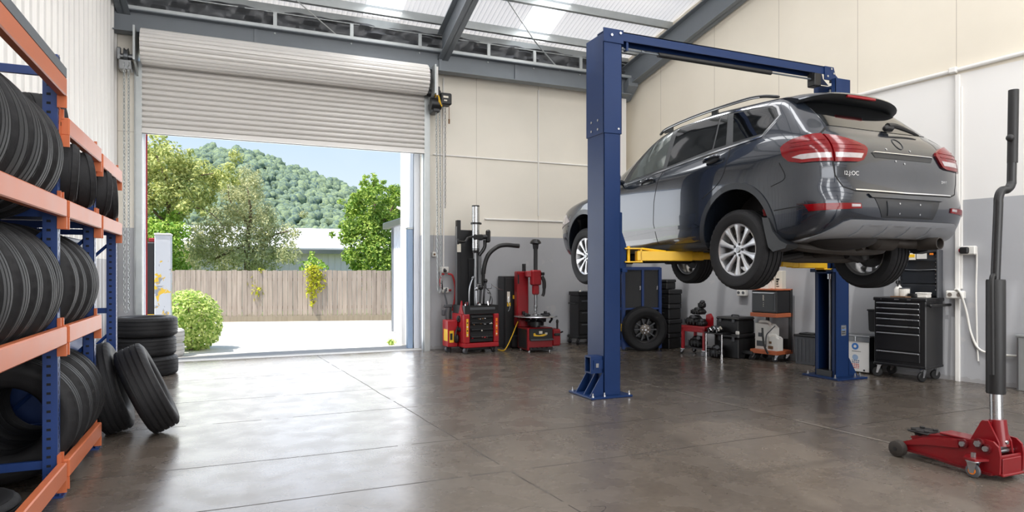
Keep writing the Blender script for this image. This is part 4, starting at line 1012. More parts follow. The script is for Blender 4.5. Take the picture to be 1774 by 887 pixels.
for i in range(14):
    x, y = RND.uniform(-.24, .24), RND.uniform(-.22, .15); mb = MB(); mb.tube([(x, y, .63), (x + RND.uniform(-.05, .05), y + RND.uniform(-.04, .04), .70 + .10 * RND.random())], RND.uniform(.008, .02), 8); mb.obj('hand_tool', M[RND.choice(('zinc', 'black_metal', 'red_paint', 'black_metal', 'chrome'))], tr_)
mb = MB(); mb.bb(-.20, .22, -.262, -.25, .66, .70, .004); mb.obj('tray_label', M['grey_plastic'], tr_, smooth=0)
mb = MB(); mb.bb(-.46, -.30, -.02, .22, .09, .50, .012); sc_ = mb.obj('side_cabinet', M['red_paint'], A, smooth=0)
mb = MB(); mb.bb(-.44, -.37, -.025, -.02, .16, .34); mb.bb(-.461, -.46, .0, .16, .18, .36); mb.obj('hazard_label', M['yellow_label'], sc_, smooth=0)
mb = MB(); mb.bb(-.43, -.39, -.028, -.025, .20, .30); mb.obj('printed_mark', M['black_plastic'], sc_, smooth=0)
for (y, z, r_) in ((-.05, .52, .05), (-.08, .36, .035), (.05, .25, .04)):
    mb = MB(); mb.cyl((-.31, y, z), (-.285, y, z), r_, n=18); mb.cyl((-.325, y, z), (-.31, y, z), r_ * .5, n=12); mb.obj('control_knob', M['black_plastic'], A)
mb = MB(); mb.tube(curve([(-.30, -.02, .40), (-.36, -.08, .30), (-.35, -.06, .18), (-.30, .02, .20)], 6), .012, 8); mb.ball((-.33, -.04, .22), (.04, .05, .07), 12, 8); mb.obj('pendant_cable', M['black_plastic'], A)
mb = MB(); mb.bb(-.25, -.19, .12, .20, .60, 2.05, .006); mast = mb.obj('mast', M['black_metal'], A, smooth=0)
mb = MB(); mb.bb(-.19, .04, .15, .19, .62, 1.90, .006); mb.bb(-.06, .05, .10, .15, .62, 1.45, .006); mb.obj('back_plate', M['black_metal'], A, smooth=0)
mb = MB(); mb.bb(-.258, -.25, .13, .19, .62, 1.95); mb.obj('mast_edge', M['satin_steel'], mast, smooth=0)
mb = MB(); mb.bb(-.256, -.19, .118, .12, 1.55, 1.68); mb.obj('mast_label', M['paper'], mast, smooth=0)
mb = MB(); mb.cyl((.0, -.02, 1.58), (.0, -.02, 2.26), .058, n=24); cy = mb.obj('cylinder', M['brushed_alloy'], A)
mb = MB(); mb.lathe([(.0, 2.255), (.06, 2.255), (.06, 2.275), (0, 2.278)], (0, -.02, 0), n=24); mb.lathe([(.058, 1.98), (.078, 1.98), (.078, 2.01), (.058, 2.01)], (0, -.02, 0), n=24, closed=True); mb.box((.07, -.02, 1.995), (.05, .04, .03), .006); mb.lathe([(0, 1.53), (.05, 1.54), (.06, 1.60), (.05, 1.62), (0, 1.62)], (0, -.02, 0), n=20); mb.obj('cylinder_collar', M['black_metal'], cy)
mb = MB(); mb.box((.03, -.02, 1.78), (.16, .13, .09), .015); mb.tube([(.08, -.03, 1.78), (.18, -.04, 1.79)], .04, 12); mb.box((.20, -.05, 1.80), (.06, .09, .20), .02); mb.tube(curve([(-.05, -.03, 1.79), (-.15, -.05, 1.76), (-.22, -.10, 1.70), (-.34, -.16, 1.70)], 6), .018, 10); mb.ball((-.36, -.17, 1.70), (.025, .03, .045), 12, 8); mb.tube(curve([(.16, -.02, 1.74), (.15, -.02, 1.62), (.06, -.02, 1.50)], 6), .028, 10)
mb.obj('clamp_arm', M['black_metal'], A)
mb = MB(); mb.cyl((.0, -.02, .62), (.0, -.02, 1.55), .02, n=12); mb.cyl((-.03, -.06, .62), (-.03, -.06, 1.30), .010, n=10); mb.obj('piston_rod', M['satin_steel'], A)
mb = MB(); mb.bb(.05, .11, -.01, .05, 1.05, 1.55, .01); mb.obj('guide_bar', M['satin_steel'], A, smooth=0)
mb = MB(); hp = curve([(.13, -.02, 1.02), (.135, -.03, 1.28), (.20, -.05, 1.50), (.34, -.08, 1.63), (.48, -.10, 1.665), (.66, -.12, 1.655)], 8); mb.tube(hp, [.026] * 6 + [.034] * (len(hp) - 6), 14); ho = mb.obj('swing_hose_arm', M['black_plastic'], A)
mb = MB(); mb.cyl(hp[-1], hp[-1] + V((.05, -.005, -.002)), .036, n=16); mb.obj('hose_tip', M['black_metal'], ho); mb = MB(); mb.cyl((.132, -.025, 1.2), (.137, -.03, 1.32), .030, n=14); mb.obj('hose_sleeve', M['white_plastic'], ho)
for pts, r_, m in (([(-.12, -.06, .66), (-.14, -.1, .95), (-.10, -.08, 1.08), (-.06, -.06, 1.15)], .012, 'satin_steel'), ([(.12, -.05, .70), (.11, -.09, .9), (.15, -.06, 1.1)], .016, 'black_metal'), ([(.18, -.08, .70), (.22, -.1, .88), (.14, -.06, 1.02)], .010, 'black_metal'), ([(.24, -.06, .66), (.24, -.12, .82), (.18, -.10, .92)], .008, 'satin_steel'), ([(.04, -.08, .68), (.05, -.1, 1.0)], .02, 'black_metal'), ([(-.02, -.1, .66), (-.03, -.12, .98)], .014, 'zinc')):
    mb = MB(); mb.tube(curve(pts, 6), r_, 8); mb.ball(pts[-1], r_ * 2.2, 10, 8); mb.obj('lever', M[m], A)
mb = MB(); mb.box((.20, -.06, 1.02), (.10, .05, .09), .01); mb.tube(curve([(.24, -.06, 1.05), (.36, -.06, .98), (.48, .0, .95)], 6), .006, 6); mb.obj('valve_block', M['zinc'], A)
for x, y in ((-.24, -.20), (.23, -.20), (.23, .18), (-.40, .14)): caster(A, x, y, .045, .04, .5, 'zinc', 'grey_plastic' if x < 0 else 'black_plastic', .10)
mb = MB(); mb.bb(-.20, .20, -.16, .16, .04, .09, .01); mb.obj('chassis', M['black_metal'], A, smooth=0)
# stand rods left of it
o = thing('air_lance', 'pair of grey metal lances standing between wall and red machine', 'tool', (3.12, 9.84, 0))
mb = MB(); mb.tube(curve([(0, 0, 0), (.0, .02, .55), (.02, .03, .72), (-.01, .05, .90), (.03, .08, .98)], 8), .014, 8); mb.obj('rod', M['grey_plastic'], o)
mb = MB(); mb.tube(curve([(.07, .02, 0), (.07, .03, .5), (.09, .04, .72)], 8), .016, 8); mb.obj('rod', M['black_metal'], o)
mb = MB(); mb.box((.04, .03, .70), (.14, .05, .05), .012); mb.box((-.04, .02, .60), (.05, .05, .10), .012); mb.obj('grip_block', M['grey_plastic'], o)
# C: tall black board cabinet
o = thing('tool_cabinet', 'tall narrow black cabinet with yellow stickers between two red machines', 'cabinet', (4.27, 9.86, 0))
mb = MB(); mb.bb(-.20, .20, -.10, .16, 0, 1.17, .008); mb.obj('body', M['black_metal'], o, smooth=0)
mb = MB(); mb.bb(-.185, .185, -.115, -.10, .04, 1.14, .004); d_ = mb.obj('door', M['black_plastic'], o, smooth=0)
for (x0, x1, z0, z1, m) in ((-.15, -.10, .75, .92, 'paper'), (-.15, -.09, .68, .74, 'yellow_label'), (.0, .04, .95, 1.05, 'paper'), (.05, .08, .92, 1.02, 'grey_plastic'), (.04, .17, .68, .74, 'yellow_label'), (-.05, -.02, .80, .86, 'yellow_label')):
    mb = MB(); mb.bb(x0, x1, -.118, -.115, z0, z1); mb.obj('sticker', M[m], d_, smooth=0)
mb = MB(); mb.tube(curve([(-.12, -.115, .84), (-.14, -.135, .76), (-.11, -.13, .66), (-.13, -.12, .60)], 6), .006, 6); mb.obj('hanging_wire', M['zinc'], o)
mb = MB(); mb.bb(-.1, .05, -.22, -.12, 0, .22, .03); mb.obj('dark_bag', M['black_plastic'], o, smooth=0)
o = tag(MB().tube(curve([(4.30, 9.56, .54), (4.20, 9.50, .44), (4.10, 9.46, .26), (3.99, 9.40, .10), (3.93, 9.42, .012), (3.88, 9.55, .012)], 8), .008, 8).obj('air_hose', M['yellow_label']), 'yellow air hose hanging from the tyre changer to the floor', 'hose')
# B: tyre changer
Bm = thing('tyre_changer', 'red tyre changer with round turntable and vertical mounting arm', 'tyre changer', (4.40, 9.06, 0), rad(-3))
mb = MB(); mb.bb(-.21, .21, 0.03, .47, .025, .375, .012); mb.obj('cabinet', M['red_dark'], Bm, smooth=0)
mb = MB(); mb.bb(-.216, -.205, .07, .43, .05, .345, .003); mb.obj('side_panel', M['black_metal'], Bm, smooth=0)
mb = MB(); mb.bb(-.185, .20, 0.008, .035, .19, .365, .005); fp = mb.obj('front_panel', M['black_plastic'], Bm, smooth=0)
mb = MB(); mb.prism([(.03, .21), (-.03, .20), (-.03, .185), (.03, .17)], 'x', -.17, .20); mb.obj('pedal_hood', M['grey_plastic'], Bm, smooth=0)
mb = MB(); mb.bb(-.18, .20, .0, .04, .03, .075, .004); mb.obj('kick_plate', M['black_metal'], Bm, smooth=0)
mb = MB()
for i, x in enumerate((-.12, -.04, .04, .12)): mb.bb(x - .028, x + .028, -.045, .03, .06, .075, .004)
mb.obj('foot_pedals', M['black_metal'], Bm, smooth=0)
mb = MB(); mb.prism([(-.12, .25), (-.06, .245), (.03, .243), (.06, .25), (.10, .262), (.10, .29), (.06, .28), (-.02, .262), (-.08, .268), (-.10, .30), (-.125, .29)], 'y', .004, .008); mb.obj('logo_splash', M['yellow_label'], fp, smooth=0)
mb = MB(); mb.bb(-.03, .025, .004, .008, .285, .325); mb.bb(.07, .11, .004, .008, .27, .30); mb.obj('logo_badge', M['paper'], fp, smooth=0)
mb = MB(); mb.bb(.215, .36, .05, .34, .08, .345, .02); mb.obj('side_tank', M['red_dark'], Bm, smooth=0)
mb = MB(); mb.cyl((.31, .08, .345), (.31, .08, .47), .016, n=10); mb.ball((.31, .08, .46), (.022, .022, .035), 12, 8); mb.tube([(.36, .1, .28), (.40, .06, .30)], .012, 8); mb.bb(.24, .34, .02, .06, .24, .28, .01); mb.obj('bead_lever', M['black_metal'], Bm)
mb = MB(); mb.cyl((0, .22, .37), (0, .22, .53), .07, n=20); mb.cyl((0, .22, .40), (0, .22, .46), .13, n=24); mb.box((0, .22, .485), (.44, .10, .03), .01, rz=.5); mb.box((0, .22, .475), (.10, .36, .03), .01, rz=.5); mb.obj('turntable_drive', M['black_metal'], Bm)
mb = MB(); mb.lathe([(.05, .525), (.20, .528), (.335, .533), (.345, .54), (.335, .55), (.18, .555), (.05, .555)], (0, .22, 0), n=44, closed=True); tt = mb.obj('turntable', M['brushed_alloy'], Bm)
for i in range(4):
    a = i * PI / 2 + .5; mb = MB(); mb.box((.20 * math.cos(a), .22 + .20 * math.sin(a), .565), (.10, .05, .025), .006, rz=a); mb.box((.25 * math.cos(a), .22 + .25 * math.sin(a), .585), (.04, .05, .05), .008, rz=a); mb.obj('jaw', M['black_metal'], tt, smooth=0)
mb = MB(); mb.lathe([(.05, .555), (.05, .575), (.022, .59), (.016, .615), (.03, .635), (.02, .66), (0, .665)], (0, .22, 0), n=20); mb.obj('centre_cone', M['satin_steel'], tt)
mb = MB(); mb.bb(-.22, -.02, .46, .60, .36, 1.25, .015); mb.bb(-.22, -.02, .34, .62, .36, .50, .02); mb.obj('column', M['red_dark'], Bm, smooth=0)
mb = MB(); mb.cyl((-.08, .52, 1.25), (-.08, .52, 1.37), .03, n=12); mb.bb(-.21, -.19, .45, .47, 1.05, 1.2); mb.obj('column_cap', M['black_metal'], Bm)
mb = MB(); mb.box((-.05, .40, 1.205), (.12, .36, .10), .015, rz=-.25); mb.bb(-.075, .075, .15, .29, 1.03, 1.27, .018); mb.bb(-.05, .05, .17, .27, .88, 1.04, .02); mb.obj('swing_arm', M['red_dark'], Bm, smooth=0)
mb = MB(); mb.cyl((0, .22, 1.26), (0, .22, 1.68), .032, n=6); mb.lathe([(.0, 1.76), (.05, 1.752), (.085, 1.715), (.09, 1.69), (.05, 1.675), (.04, 1.60), (0, 1.60)], (0, .22, 0), n=24); mb.obj('mounting_post', M['black_metal'], Bm)
mb = MB(); mb.cyl((0, .22, .72), (0, .22, .90), .024, n=12); mb.lathe([(.024, .72), (.032, .70), (.02, .66), (.012, .625), (0, .62)], (0, .22, 0), n=16); mb.obj('mount_head', M['satin_steel'], Bm)
mb = MB(); mb.tube(curve([(.09, .18, 1.17), (.12, .16, 1.08), (.11, .15, .92), (.09, .15, .86)], 6), [.03] * 10 + [.024] * 9, 10); mb.box((.10, .17, 1.21), (.05, .06, .05), .01); mb.obj('control_handle', M['black_plastic'], Bm)
mb = MB(); mb.tube(curve([(.22, .22, .58), (.26, .18, .50), (.20, .12, .45)], 6), .018, 8); mb.obj('jaw_hose', M['black_metal'], Bm)
for x in (-.17, .17):
    mb = MB(); mb.cyl((x, .07, 0), (x, .07, .028), .02, n=12); mb.obj('foot', M['zinc'], Bm); mb = MB(); mb.cyl((x, .43, 0), (x, .43, .028), .02, n=12); mb.obj('foot', M['zinc'], Bm)
# D: black tool trolley half hidden by the lift post
o = thing('tool_trolley', 'black tool trolley by the back wall half hidden by the lift post', 'trolley', (5.62, 9.72, 0))
mb = MB(); mb.bb(-.20, .20, -.02, .30, .10, .84, .012); mb.bb(-.23, .23, -.05, .33, .10, .15, .01); mb.obj('body', M['black_metal'], o, smooth=0)
for k in range(3):
    mb = MB(); mb.bb(-.185, .185, -.035, -.018, .18 + .20 * k, .36 + .20 * k, .005); d_ = mb.obj('drawer', M['black_plastic'], o, smooth=0); mb = MB(); mb.bb(-.15, .15, -.045, -.035, .335 + .20 * k, .35 + .20 * k); mb.obj('drawer_pull', M['grey_plastic'], d_, smooth=0)
mb = MB(); mb.band([(-.21, -.03), (.21, -.03), (.21, .31), (-.21, .31)], [(-.19, -.01), (.19, -.01), (.19, .29), (-.19, .29)], 'z', .84, .90); mb.tube([(-.24, .02, .70), (-.24, .26, .70)], .014, 8); mb.tube([(-.21, .02, .70), (-.24, .02, .70)], .01, 8); mb.tube([(-.21, .26, .70), (-.24, .26, .70)], .01, 8); mb.obj('tray_rim', M['black_metal'], o, smooth=0)
for i in range(6): mb = MB(); mb.box((RND.uniform(-.15, .15), RND.uniform(.02, .25), .88), (.08, .05, .07), .01, rz=RND.random()); mb.obj('spare_part', M[RND.choice(('black_metal', 'grey_plastic', 'zinc', 'paper'))], o, smooth=0)
for x in (-.19, .19):
    for y in (0, .28): caster(o, x, y, .04, .03, .3)
# wall fittings of the back wall
def conduit(pts, r=.012, lb='', m='white_paint', name='conduit'):
    return tag(MB().tube(pts, r, 8).obj(name, M[m]), lb, 'conduit')
conduit([(3.15, 10.085, 4.37), (3.15, 10.085, 1.33)], .014, 'white conduit running down the back wall to the socket by the door')
conduit([(2.98, 10.09, 3.125), (6.3, 10.09, 3.125)], .012, 'thin white conduit running level across the upper back wall')
conduit([(3.86, 10.085, 2.115), (5.75, 10.085, 2.115)], .016, 'white conduit running level above the grey dado of back wall')
conduit([(4.847, 10.085, 4.36), (4.847, 10.085, 2.2)], .013, 'white conduit dropping down the middle of the back wall')
def socket(name, loc, w_, h_, lb, rz=0, plugs=1, dial=None):
    o = thing(name, lb, 'power socket', loc, rz)
    mb = MB(); mb.box((0, -.035, 0), (w_, .07, h_), .012); mb.obj('housing', M['white_plastic'], o, smooth=0)
    for k in range(plugs):
        x = -w_ * .25 + k * w_ * .5 if plugs > 1 else 0
        mb = MB(); mb.cyl((x, -.07, 0), (x, -.078, 0), .022, n=18); mb.obj('outlet', M[dial or 'grey_plastic'], o)
    return o
s_ = socket('power_socket', (3.15, 10.1, 1.275), .155, .10, 'white socket box with a black plug at the conduit end near the red lead')
mb = MB(); mb.box((0, -.10, -.02), (.05, .05, .04), .01); mb.obj('plug', M['black_plastic'], s_)
s_ = socket('power_socket', (3.17, 10.1, .945), .11, .085, 'small white socket box low on the back wall under another')
mb = MB(); mb.tube([(.05, -.04, 0), (.10, -.05, 0)], .018, 10); mb.obj('plug', M['red_dark'], s_)
o = tag(MB().tube(curve([(3.13, 10.0, 1.20), (3.08, 9.97, 1.20), (3.055, 9.96, 1.08), (3.075, 9.96, .98)], 6) , .013, 8).obj('jump_lead', M['red_rubber']), 'short red lead hanging left of the white socket', 'cable')
o = tag(MB().tube(curve([(3.20, 10.0, 1.21), (3.26, 9.96, 1.18), (3.30, 9.95, 1.0), (3.285, 9.93, .80), (3.24, 9.90, .62)], 8), .015, 8).obj('red_hose', M['red_rubber']), 'red hose looping from the white socket down to the red machine', 'hose')
o = tag(MB().tube([(3.07, 9.955, 1.10), (3.09, 9.95, .96)], [.02, .012], 10).obj('clamp_grip', M['black_plastic']), 'black clamp grip on the end of the short red lead', 'clamp')
o = thing('door_switch', 'small white pull switch on a cord between chain and conduit', 'switch', (2.99, 10.1, 1.52))
mb = MB(); mb.box((0, -.02, 0), (.07, .04, .08), .01); mb.obj('housing', M['white_plastic'], o, smooth=0); mb = MB(); mb.cyl((0, -.04, 0), (0, -.05, 0), .016, n=14); mb.obj('button', M['brown_part'], o); mb = MB(); mb.tube([(.0, -.01, .04), (.01, -.008, .46)], .004, 6); mb.obj('cord', M['paper'], o)
# ------------------------------------------------------------------ along the right wall (local x right along the wall, y into it)
T = thing('roller_cabinet', 'black roller tool cabinet with seven drawers and silver handles', 'tool cabinet', (7.10, 5.141, 0), RW)
mb = MB(); mb.bb(-.285, .285, 0, .42, .145, .92, .010); mb.bb(-.295, .295, -.012, .43, .905, .945, .008); mb.obj('carcass', M['black_metal'], T, smooth=0)
mb = MB(); mb.bb(-.29, .29, -.01, .42, .145, .175, .006); mb.obj('plinth', M['black_metal'], T, smooth=0)
zs = [.880, .818, .756, .694, .610, .528, .312]; bt = [.834, .772, .710, .626, .544, .328, .205]
for a, b in zip(zs, bt):
    mb = MB(); mb.bb(-.255, .225, -.014, .01, b + .004, a + .006, .004); d_ = mb.obj('drawer', M['black_metal'], T, smooth=0)
    mb = MB(); mb.bb(-.25, .22, -.030, -.014, a - .008, a + .006, .003); mb.obj('drawer_handle', M['brushed_alloy'], d_, smooth=0)
mb = MB(); mb.bb(-.05, .0, -.016, -.011, .918, .930); mb.bb(.09, .13, -.016, -.011, .918, .930); mb.cyl((-.2, -.011, .924), (-.2, -.016, .924), .008, n=12); mb.obj('lock_badge', M['satin_steel'], T, smooth=0)
mb = MB(); mb.tube([(.345, -.03, .865), (.345, .50, .865)], .016, 12); mb.tube([(.285, .04, .865), (.345, .04, .865)], .012, 10); mb.tube([(.285, .38, .865), (.345, .38, .865)], .012, 10); mb.ball((.345, -.03, .865), .02, 12, 8); mb.obj('push_handle', M['black_plastic'], T)
mb = MB(); mb.prism([(-.305, .76), (-.40, .79), (-.39, .54), (-.37, .52), (-.305, .52)], 'y', .08, .28); mb.bb(-.41, -.30, .07, .29, .77, .79, .004); mb.obj('side_bin', M['black_plastic'], T, smooth=0)
for x, y, f in ((-.24, .03, .4), (.24, .04, 1.2), (-.24, .37, .2), (.24, .37, 1.0)): caster(T, x, y, .055, .032, f, 'zinc', 'black_plastic', .145)
C2 = thing('tool_chest', 'open dark grey tool chest panel standing at the back of roller cabinet', 'tool chest', tuple(V((7.10, 5.141, .945)) + Matrix.Rotation(RW, 3, 'Z') @ V((.065, .325, 0))), RW)
mb = MB(); mb.bb(-.225, .225, .03, .085, 0, .555, .008); mb.bb(-.225, -.205, -.02, .06, .0, .545, .004); mb.bb(.205, .225, -.04, .06, .0, .555, .004); mb.bb(-.22, .22, -.03, .06, .53, .55, .004); mb.obj('lid_shell', M['grey_plastic'], C2, smooth=0)
for z0, z1 in ((.02, .15), (.16, .31), (.32, .43)): mb = MB(); mb.bb(-.195, .195, .0, .035, z0, z1, .006); mb.obj('tray_pocket', M['car_cladding'], C2, smooth=0)
mb = MB(); mb.tube([(-.19, -.005, .325), (.0, -.01, .318), (.19, -.005, .325)], .006, 8); mb.obj('tray_wire', M['satin_steel'], C2)
mb = MB(); mb.bb(-.15, -.02, -.034, -.03, .44, .52); mb.obj('yellow_sticker', M['paper'], C2, smooth=0); mb = MB(); mb.bb(-.12, -.03, -.036, -.034, .47, .505); mb.obj('printed_mark', M['yellow_label'], C2, smooth=0)
mb = MB(); mb.bb(-.01, .10, -.034, -.03, .45, .52); mb.obj('white_sticker', M['white_plastic'], C2, smooth=0); mb = MB(); mb.bb(.13, .17, -.034, -.03, .495, .515); mb.obj('orange_sticker', M['orange_label'], C2, smooth=0)
for i in range(10):
    z = .09 + .045 * i
    if z < .5: mb = MB(); mb.cyl((.185, -.002, z), (.185, -.01, z), .006, n=8); mb.cyl((-.19, -.002, z), (-.19, -.01, z), .005, n=8); mb.obj('rivet', M['zinc'], C2)
def on_cab(x, y, z=0): return tuple(V((7.10, 5.141, .947 + z)) + Matrix.Rotation(RW, 3, 'Z') @ V((x, y, 0)))
o = thing('parts_organiser', 'clear parts organiser with brown fittings on top of the open tool chest', 'organiser', on_cab(.09, .36, .557), RW)
mb = MB(); mb.band([(-.19, -.05), (.18, -.05), (.18, .05), (-.19, .05)], [(-.18, -.04), (.17, -.04), (.17, .04), (-.18, .04)], 'z', 0, .09); mb.bb(-.19, .18, -.05, .05, 0, .008); mb.obj('tray', M['cardboard_white'], o, smooth=0)
mb = MB(); mb.bb(-.02, .20, -.045, .045, .05, .16, .03); mb.obj('dark_case', M['car_cladding'], o, smooth=0)
for i in range(10):
    mb = MB(); mb.ball((-.0 + .02 * i, -.05, .07 + .06 * RND.random()), (.024, .012, .024), 10, 6); mb.obj('fitting', M[RND.choice(('brown_part', 'brown_part', 'paper', 'zinc'))], o)
o = thing('spray_bottle', 'white spray bottle with black nozzle on left of the roller cabinet', 'bottle', on_cab(-.10, .20), RW)
mb = MB(); mb.lathe([(0, 0), (.045, .002), (.05, .02), (.05, .09), (.03, .12), (.018, .13), (.018, .15), (0, .15)], n=20); mb.obj('bottle_body', M['white_plastic'], o)
mb = MB(); mb.box((0, -.02, .175), (.03, .07, .04), .008); mb.box((0, -.02, .145), (.014, .02, .04), .004); mb.lathe([(0, .145), (.022, .145), (.022, .165), (0, .165)], n=14); mb.obj('spray_nozzle', M['black_plastic'], o)
o = thing('fluid_tub', 'small clear tub beside the spray bottle on the roller cabinet', 'tub', on_cab(-.02, .17), RW)
mb = MB(); mb.lathe([(0, 0), (.05, .002), (.055, .09), (.05, .10), (.046, .09), (.042, .01), (0, .01)], n=20); mb.obj('tub_body', M['cardboard_white'], o); mb = MB(); mb.cyl((0, 0, .10), (0, 0, .11), .057, n=20); mb.obj('lid', M['grey_plastic'], o)
o = thing('tape_roll', 'black tape roll lying on the roller cabinet in front of the tool chest', 'tape', on_cab(.10, .16), RW)
mb = MB(); mb.lathe([(.035, 0), (.075, 0), (.08, .02), (.075, .045), (.035, .045)], n=28, closed=True); mb.obj('roll', M['black_plastic'], o); mb = MB(); mb.lathe([(.03, .002), (.035, .002), (.035, .043), (.03, .043)], n=24, closed=True); mb.obj('core', M['brown_part'], o)
o = thing('parts_box', 'low white box on the right of the roller cabinet top', 'box', on_cab(.19, .15), RW)
mb = MB(); mb.bb(-.06, .06, -.05, .06, 0, .05, .006); mb.obj('box_body', M['cardboard_white'], o, smooth=0); mb = MB(); mb.bb(-.064, .064, -.054, .064, .045, .06, .004); mb.obj('lid', M['white_plastic'], o, smooth=0)
o = tag(MB().prism([(-.16, -.03), (.02, -.05), (.08, .02), (-.10, .06)], 'z', 0, .012).obj('wiping_rag', M['brown_part'], loc=on_cab(.03, .09), rz=RW), 'brown rag lying near the front edge of the roller cabinet', 'rag')
# white steel tub
o = thing('parts_washer', 'white steel box with blue emblem between lift post and black tool cabinet', 'container', (7.075, 5.70, 0), RW)
mb = MB(); mb.bb(-.19, .17, 0, .30, .015, .44, .008); mb.obj('body', M['white_paint'], o, smooth=0); mb = MB(); mb.bb(.171, .176, .0, .30, .015, .44); mb.obj('side_panel', M['black_metal'], o, smooth=0)
mb = MB(); mb.bb(-.20, .18, -.01, .31, .44, .462, .004); mb.bb(-.20, .18, -.012, -.008, .385, .44); mb.obj('lid', M['satin_steel'], o, smooth=0)
mb = MB(); mb.bb(-.005, .015, -.022, -.012, .39, .45, .003); mb.obj('latch', M['satin_steel'], o, smooth=0)
mb = MB(); mb.prism([(x, z) for x, z in arc(.0, .325, .042, 0, 330, 11)], 'y', -.003, 0); mb.obj('round_emblem', M['blue_label'], o, smooth=0); mb = MB(); mb.prism(arc(.0, .325, .018, 0, 330, 11), 'y', -.0045, -.003); mb.obj('emblem_centre', M['white_plastic'], o, smooth=0)
mb = MB(); mb.bb(-.04, .07, -.003, 0, .262, .268); mb.obj('emblem_line', M['grey_plastic'], o, smooth=0)
mb = MB(); mb.prism(arc(.0, .19, .036, 0, 330, 11), 'y', -.002, 0); mb.obj('pale_emblem', M['blue_post'], o, smooth=0)
for k in range(5):
    mb = MB()
    for q in range(4): mb.bb(-.04 + .024 * q, -.04 + .024 * q + .010 + .008 * RND.random(), -.0035, 0, .145 - .022 * k, .155 - .022 * k)
    mb.obj('printed_line', M['blue_cabinet' if k < 2 else 'red_rubber'], o, smooth=0)
mb = MB(); mb.bb(.10, .12, -.003, 0, .03, .05); mb.obj('printed_mark', M['black_plastic'], o, smooth=0)
# dark bin behind the lift post
o = thing('waste_bin', 'dark grey ribbed bin behind the far lift post', 'bin', (7.05, 6.45, 0), RW)
mb = MB(); mb.prism([(-.13, .005), (.13, .005), (.15, .37), (-.15, .37)], 'y', .0, .24)
for k in range(5): mb.bb(-.12 + .055 * k, -.10 + .055 * k, -.008, .0, .04, .34)
mb.obj('bin_body', M['grey_plastic'], o, smooth=0); mb = MB(); mb.bb(-.16, .16, -.015, .25, .37, .40, .01); mb.bb(-.10, .10, .02, .2, .40, .42, .008); mb.obj('lid', M['black_plastic'], o, smooth=0)
tag(MB().tube(curve([(7.0, 6.62, .006), (6.95, 6.66, .006), (7.02, 6.72, .006), (6.98, 6.80, .006), (7.08, 6.86, .006)], 8), .006, 6).obj('floor_cable', M['black_plastic']), 'thin black cable lying on the floor beside the dark bin', 'cable')
# orange trolley
G = thing('service_trolley', 'orange shelved trolley with black frame by the right wall', 'trolley', (6.81, 6.93, 0), RW)
for z in (.10, .615): mb = MB(); mb.bb(-.21, .21, -.02, .36, z, z + .055, .004); mb.obj('shelf', M['orange_beam'], G, smooth=0)
mb = MB(); mb.bb(-.21, .21, -.01, .36, .985, 1.005, .003); mb.obj('top_shelf', M['orange_beam'], G, smooth=0)
for x in (-.19, .17):
    mb = MB(); mb.bb(x, x + .04, .31, .35, .12, 1.0, .003); mb.obj('rear_post', M['black_metal'], G, smooth=0)
mb = MB(); mb.bb(-.20, .21, .335, .35, .60, 1.0); mb.bb(-.2, .21, .34, .35, .155, .30); mb.obj('back_panel', M['black_metal'], G, smooth=0)
for x, y, f in ((-.17, .02, .3), (.17, .03, .9), (-.17, .31, .2), (.17, .31, .5)): caster(G, x, y, .042, .026, f, 'zinc', 'black_plastic', .10)
def onG(x, y, z): return tuple(V((6.81, 6.93, z)) + Matrix.Rotation(RW, 3, 'Z') @ V((x, y, 0)))
o = thing('equipment_box', 'black box with dark glass front on the middle shelf of the orange trolley', 'equipment box', onG(0, 0, .671), RW)
mb = MB(); mb.bb(-.20, .20, .0, .32, 0, .31, .01); mb.obj('housing', M['black_metal'], o, smooth=0); mb = MB(); mb.bb(-.185, .185, -.012, .0, .02, .29, .006); d_ = mb.obj('front_door', M['grey_plastic'], o, smooth=0); mb = MB(); mb.bb(-.16, .16, -.016, -.012, .04, .265); mb.obj('mesh_window', M['car_trim'], d_, smooth=0)
mb = MB(); mb.bb(-.17, .17, -.019, -.013, .274, .284); mb.obj('top_strip', M['satin_steel'], d_, smooth=0)
mb = MB()
for k in range(4): mb.bb(-.008, .014 - .004 * (k % 2), -.0185, -.016, .175 + .02 * k, .188 + .02 * k)
for k in range(3): mb.bb(0, .008, -.0185, -.016, .09 + .025 * k, .10 + .025 * k)
mb.obj('display_marks', M['paper'], d_, smooth=0)
for i, (x, y, w_, h_, m, lb) in enumerate(((-.10, .10, .14, .14, 'cardboard_white', 'white carton at the left on top of the orange trolley'), (.03, .12, .11, .26, 'cardboard_white', 'tall pale carton with tan label on the middle of the orange trolley top'), (.14, .14, .10, .25, 'paper', 'white carton with black print at the right of the orange trolley top'), (-.02, .03, .13, .13, 'white_plastic', 'low white carton in front on the orange trolley top'))):
    o = thing('carton', lb, 'box', onG(x, y + .04, 1.006), RW + .05 * (i - 1))
    mb = MB(); mb.bb(-w_ / 2, w_ / 2, -.05, .05, 0, h_, .004); mb.obj('carton_body', M[m], o, smooth=0); mb = MB(); mb.bb(-w_ / 2 - .001, w_ / 2 + .001, -.008, .008, h_ - .0, h_ + .0015); mb.obj('packing_tape', M['paper'], o, smooth=0)
    mb = MB()
    if i == 1: mb.bb(-.05, .05, -.053, -.05, .12, .22); 
    for q in range(4): mb.bb(-w_ * .35, -w_ * .35 + w_ * RND.uniform(.2, .6), -.0535, -.05, .03 + .03 * q, .04 + .035 * q)
    mb.obj('printed_label', M['brown_part' if i % 2 else 'black_plastic'], o, smooth=0)
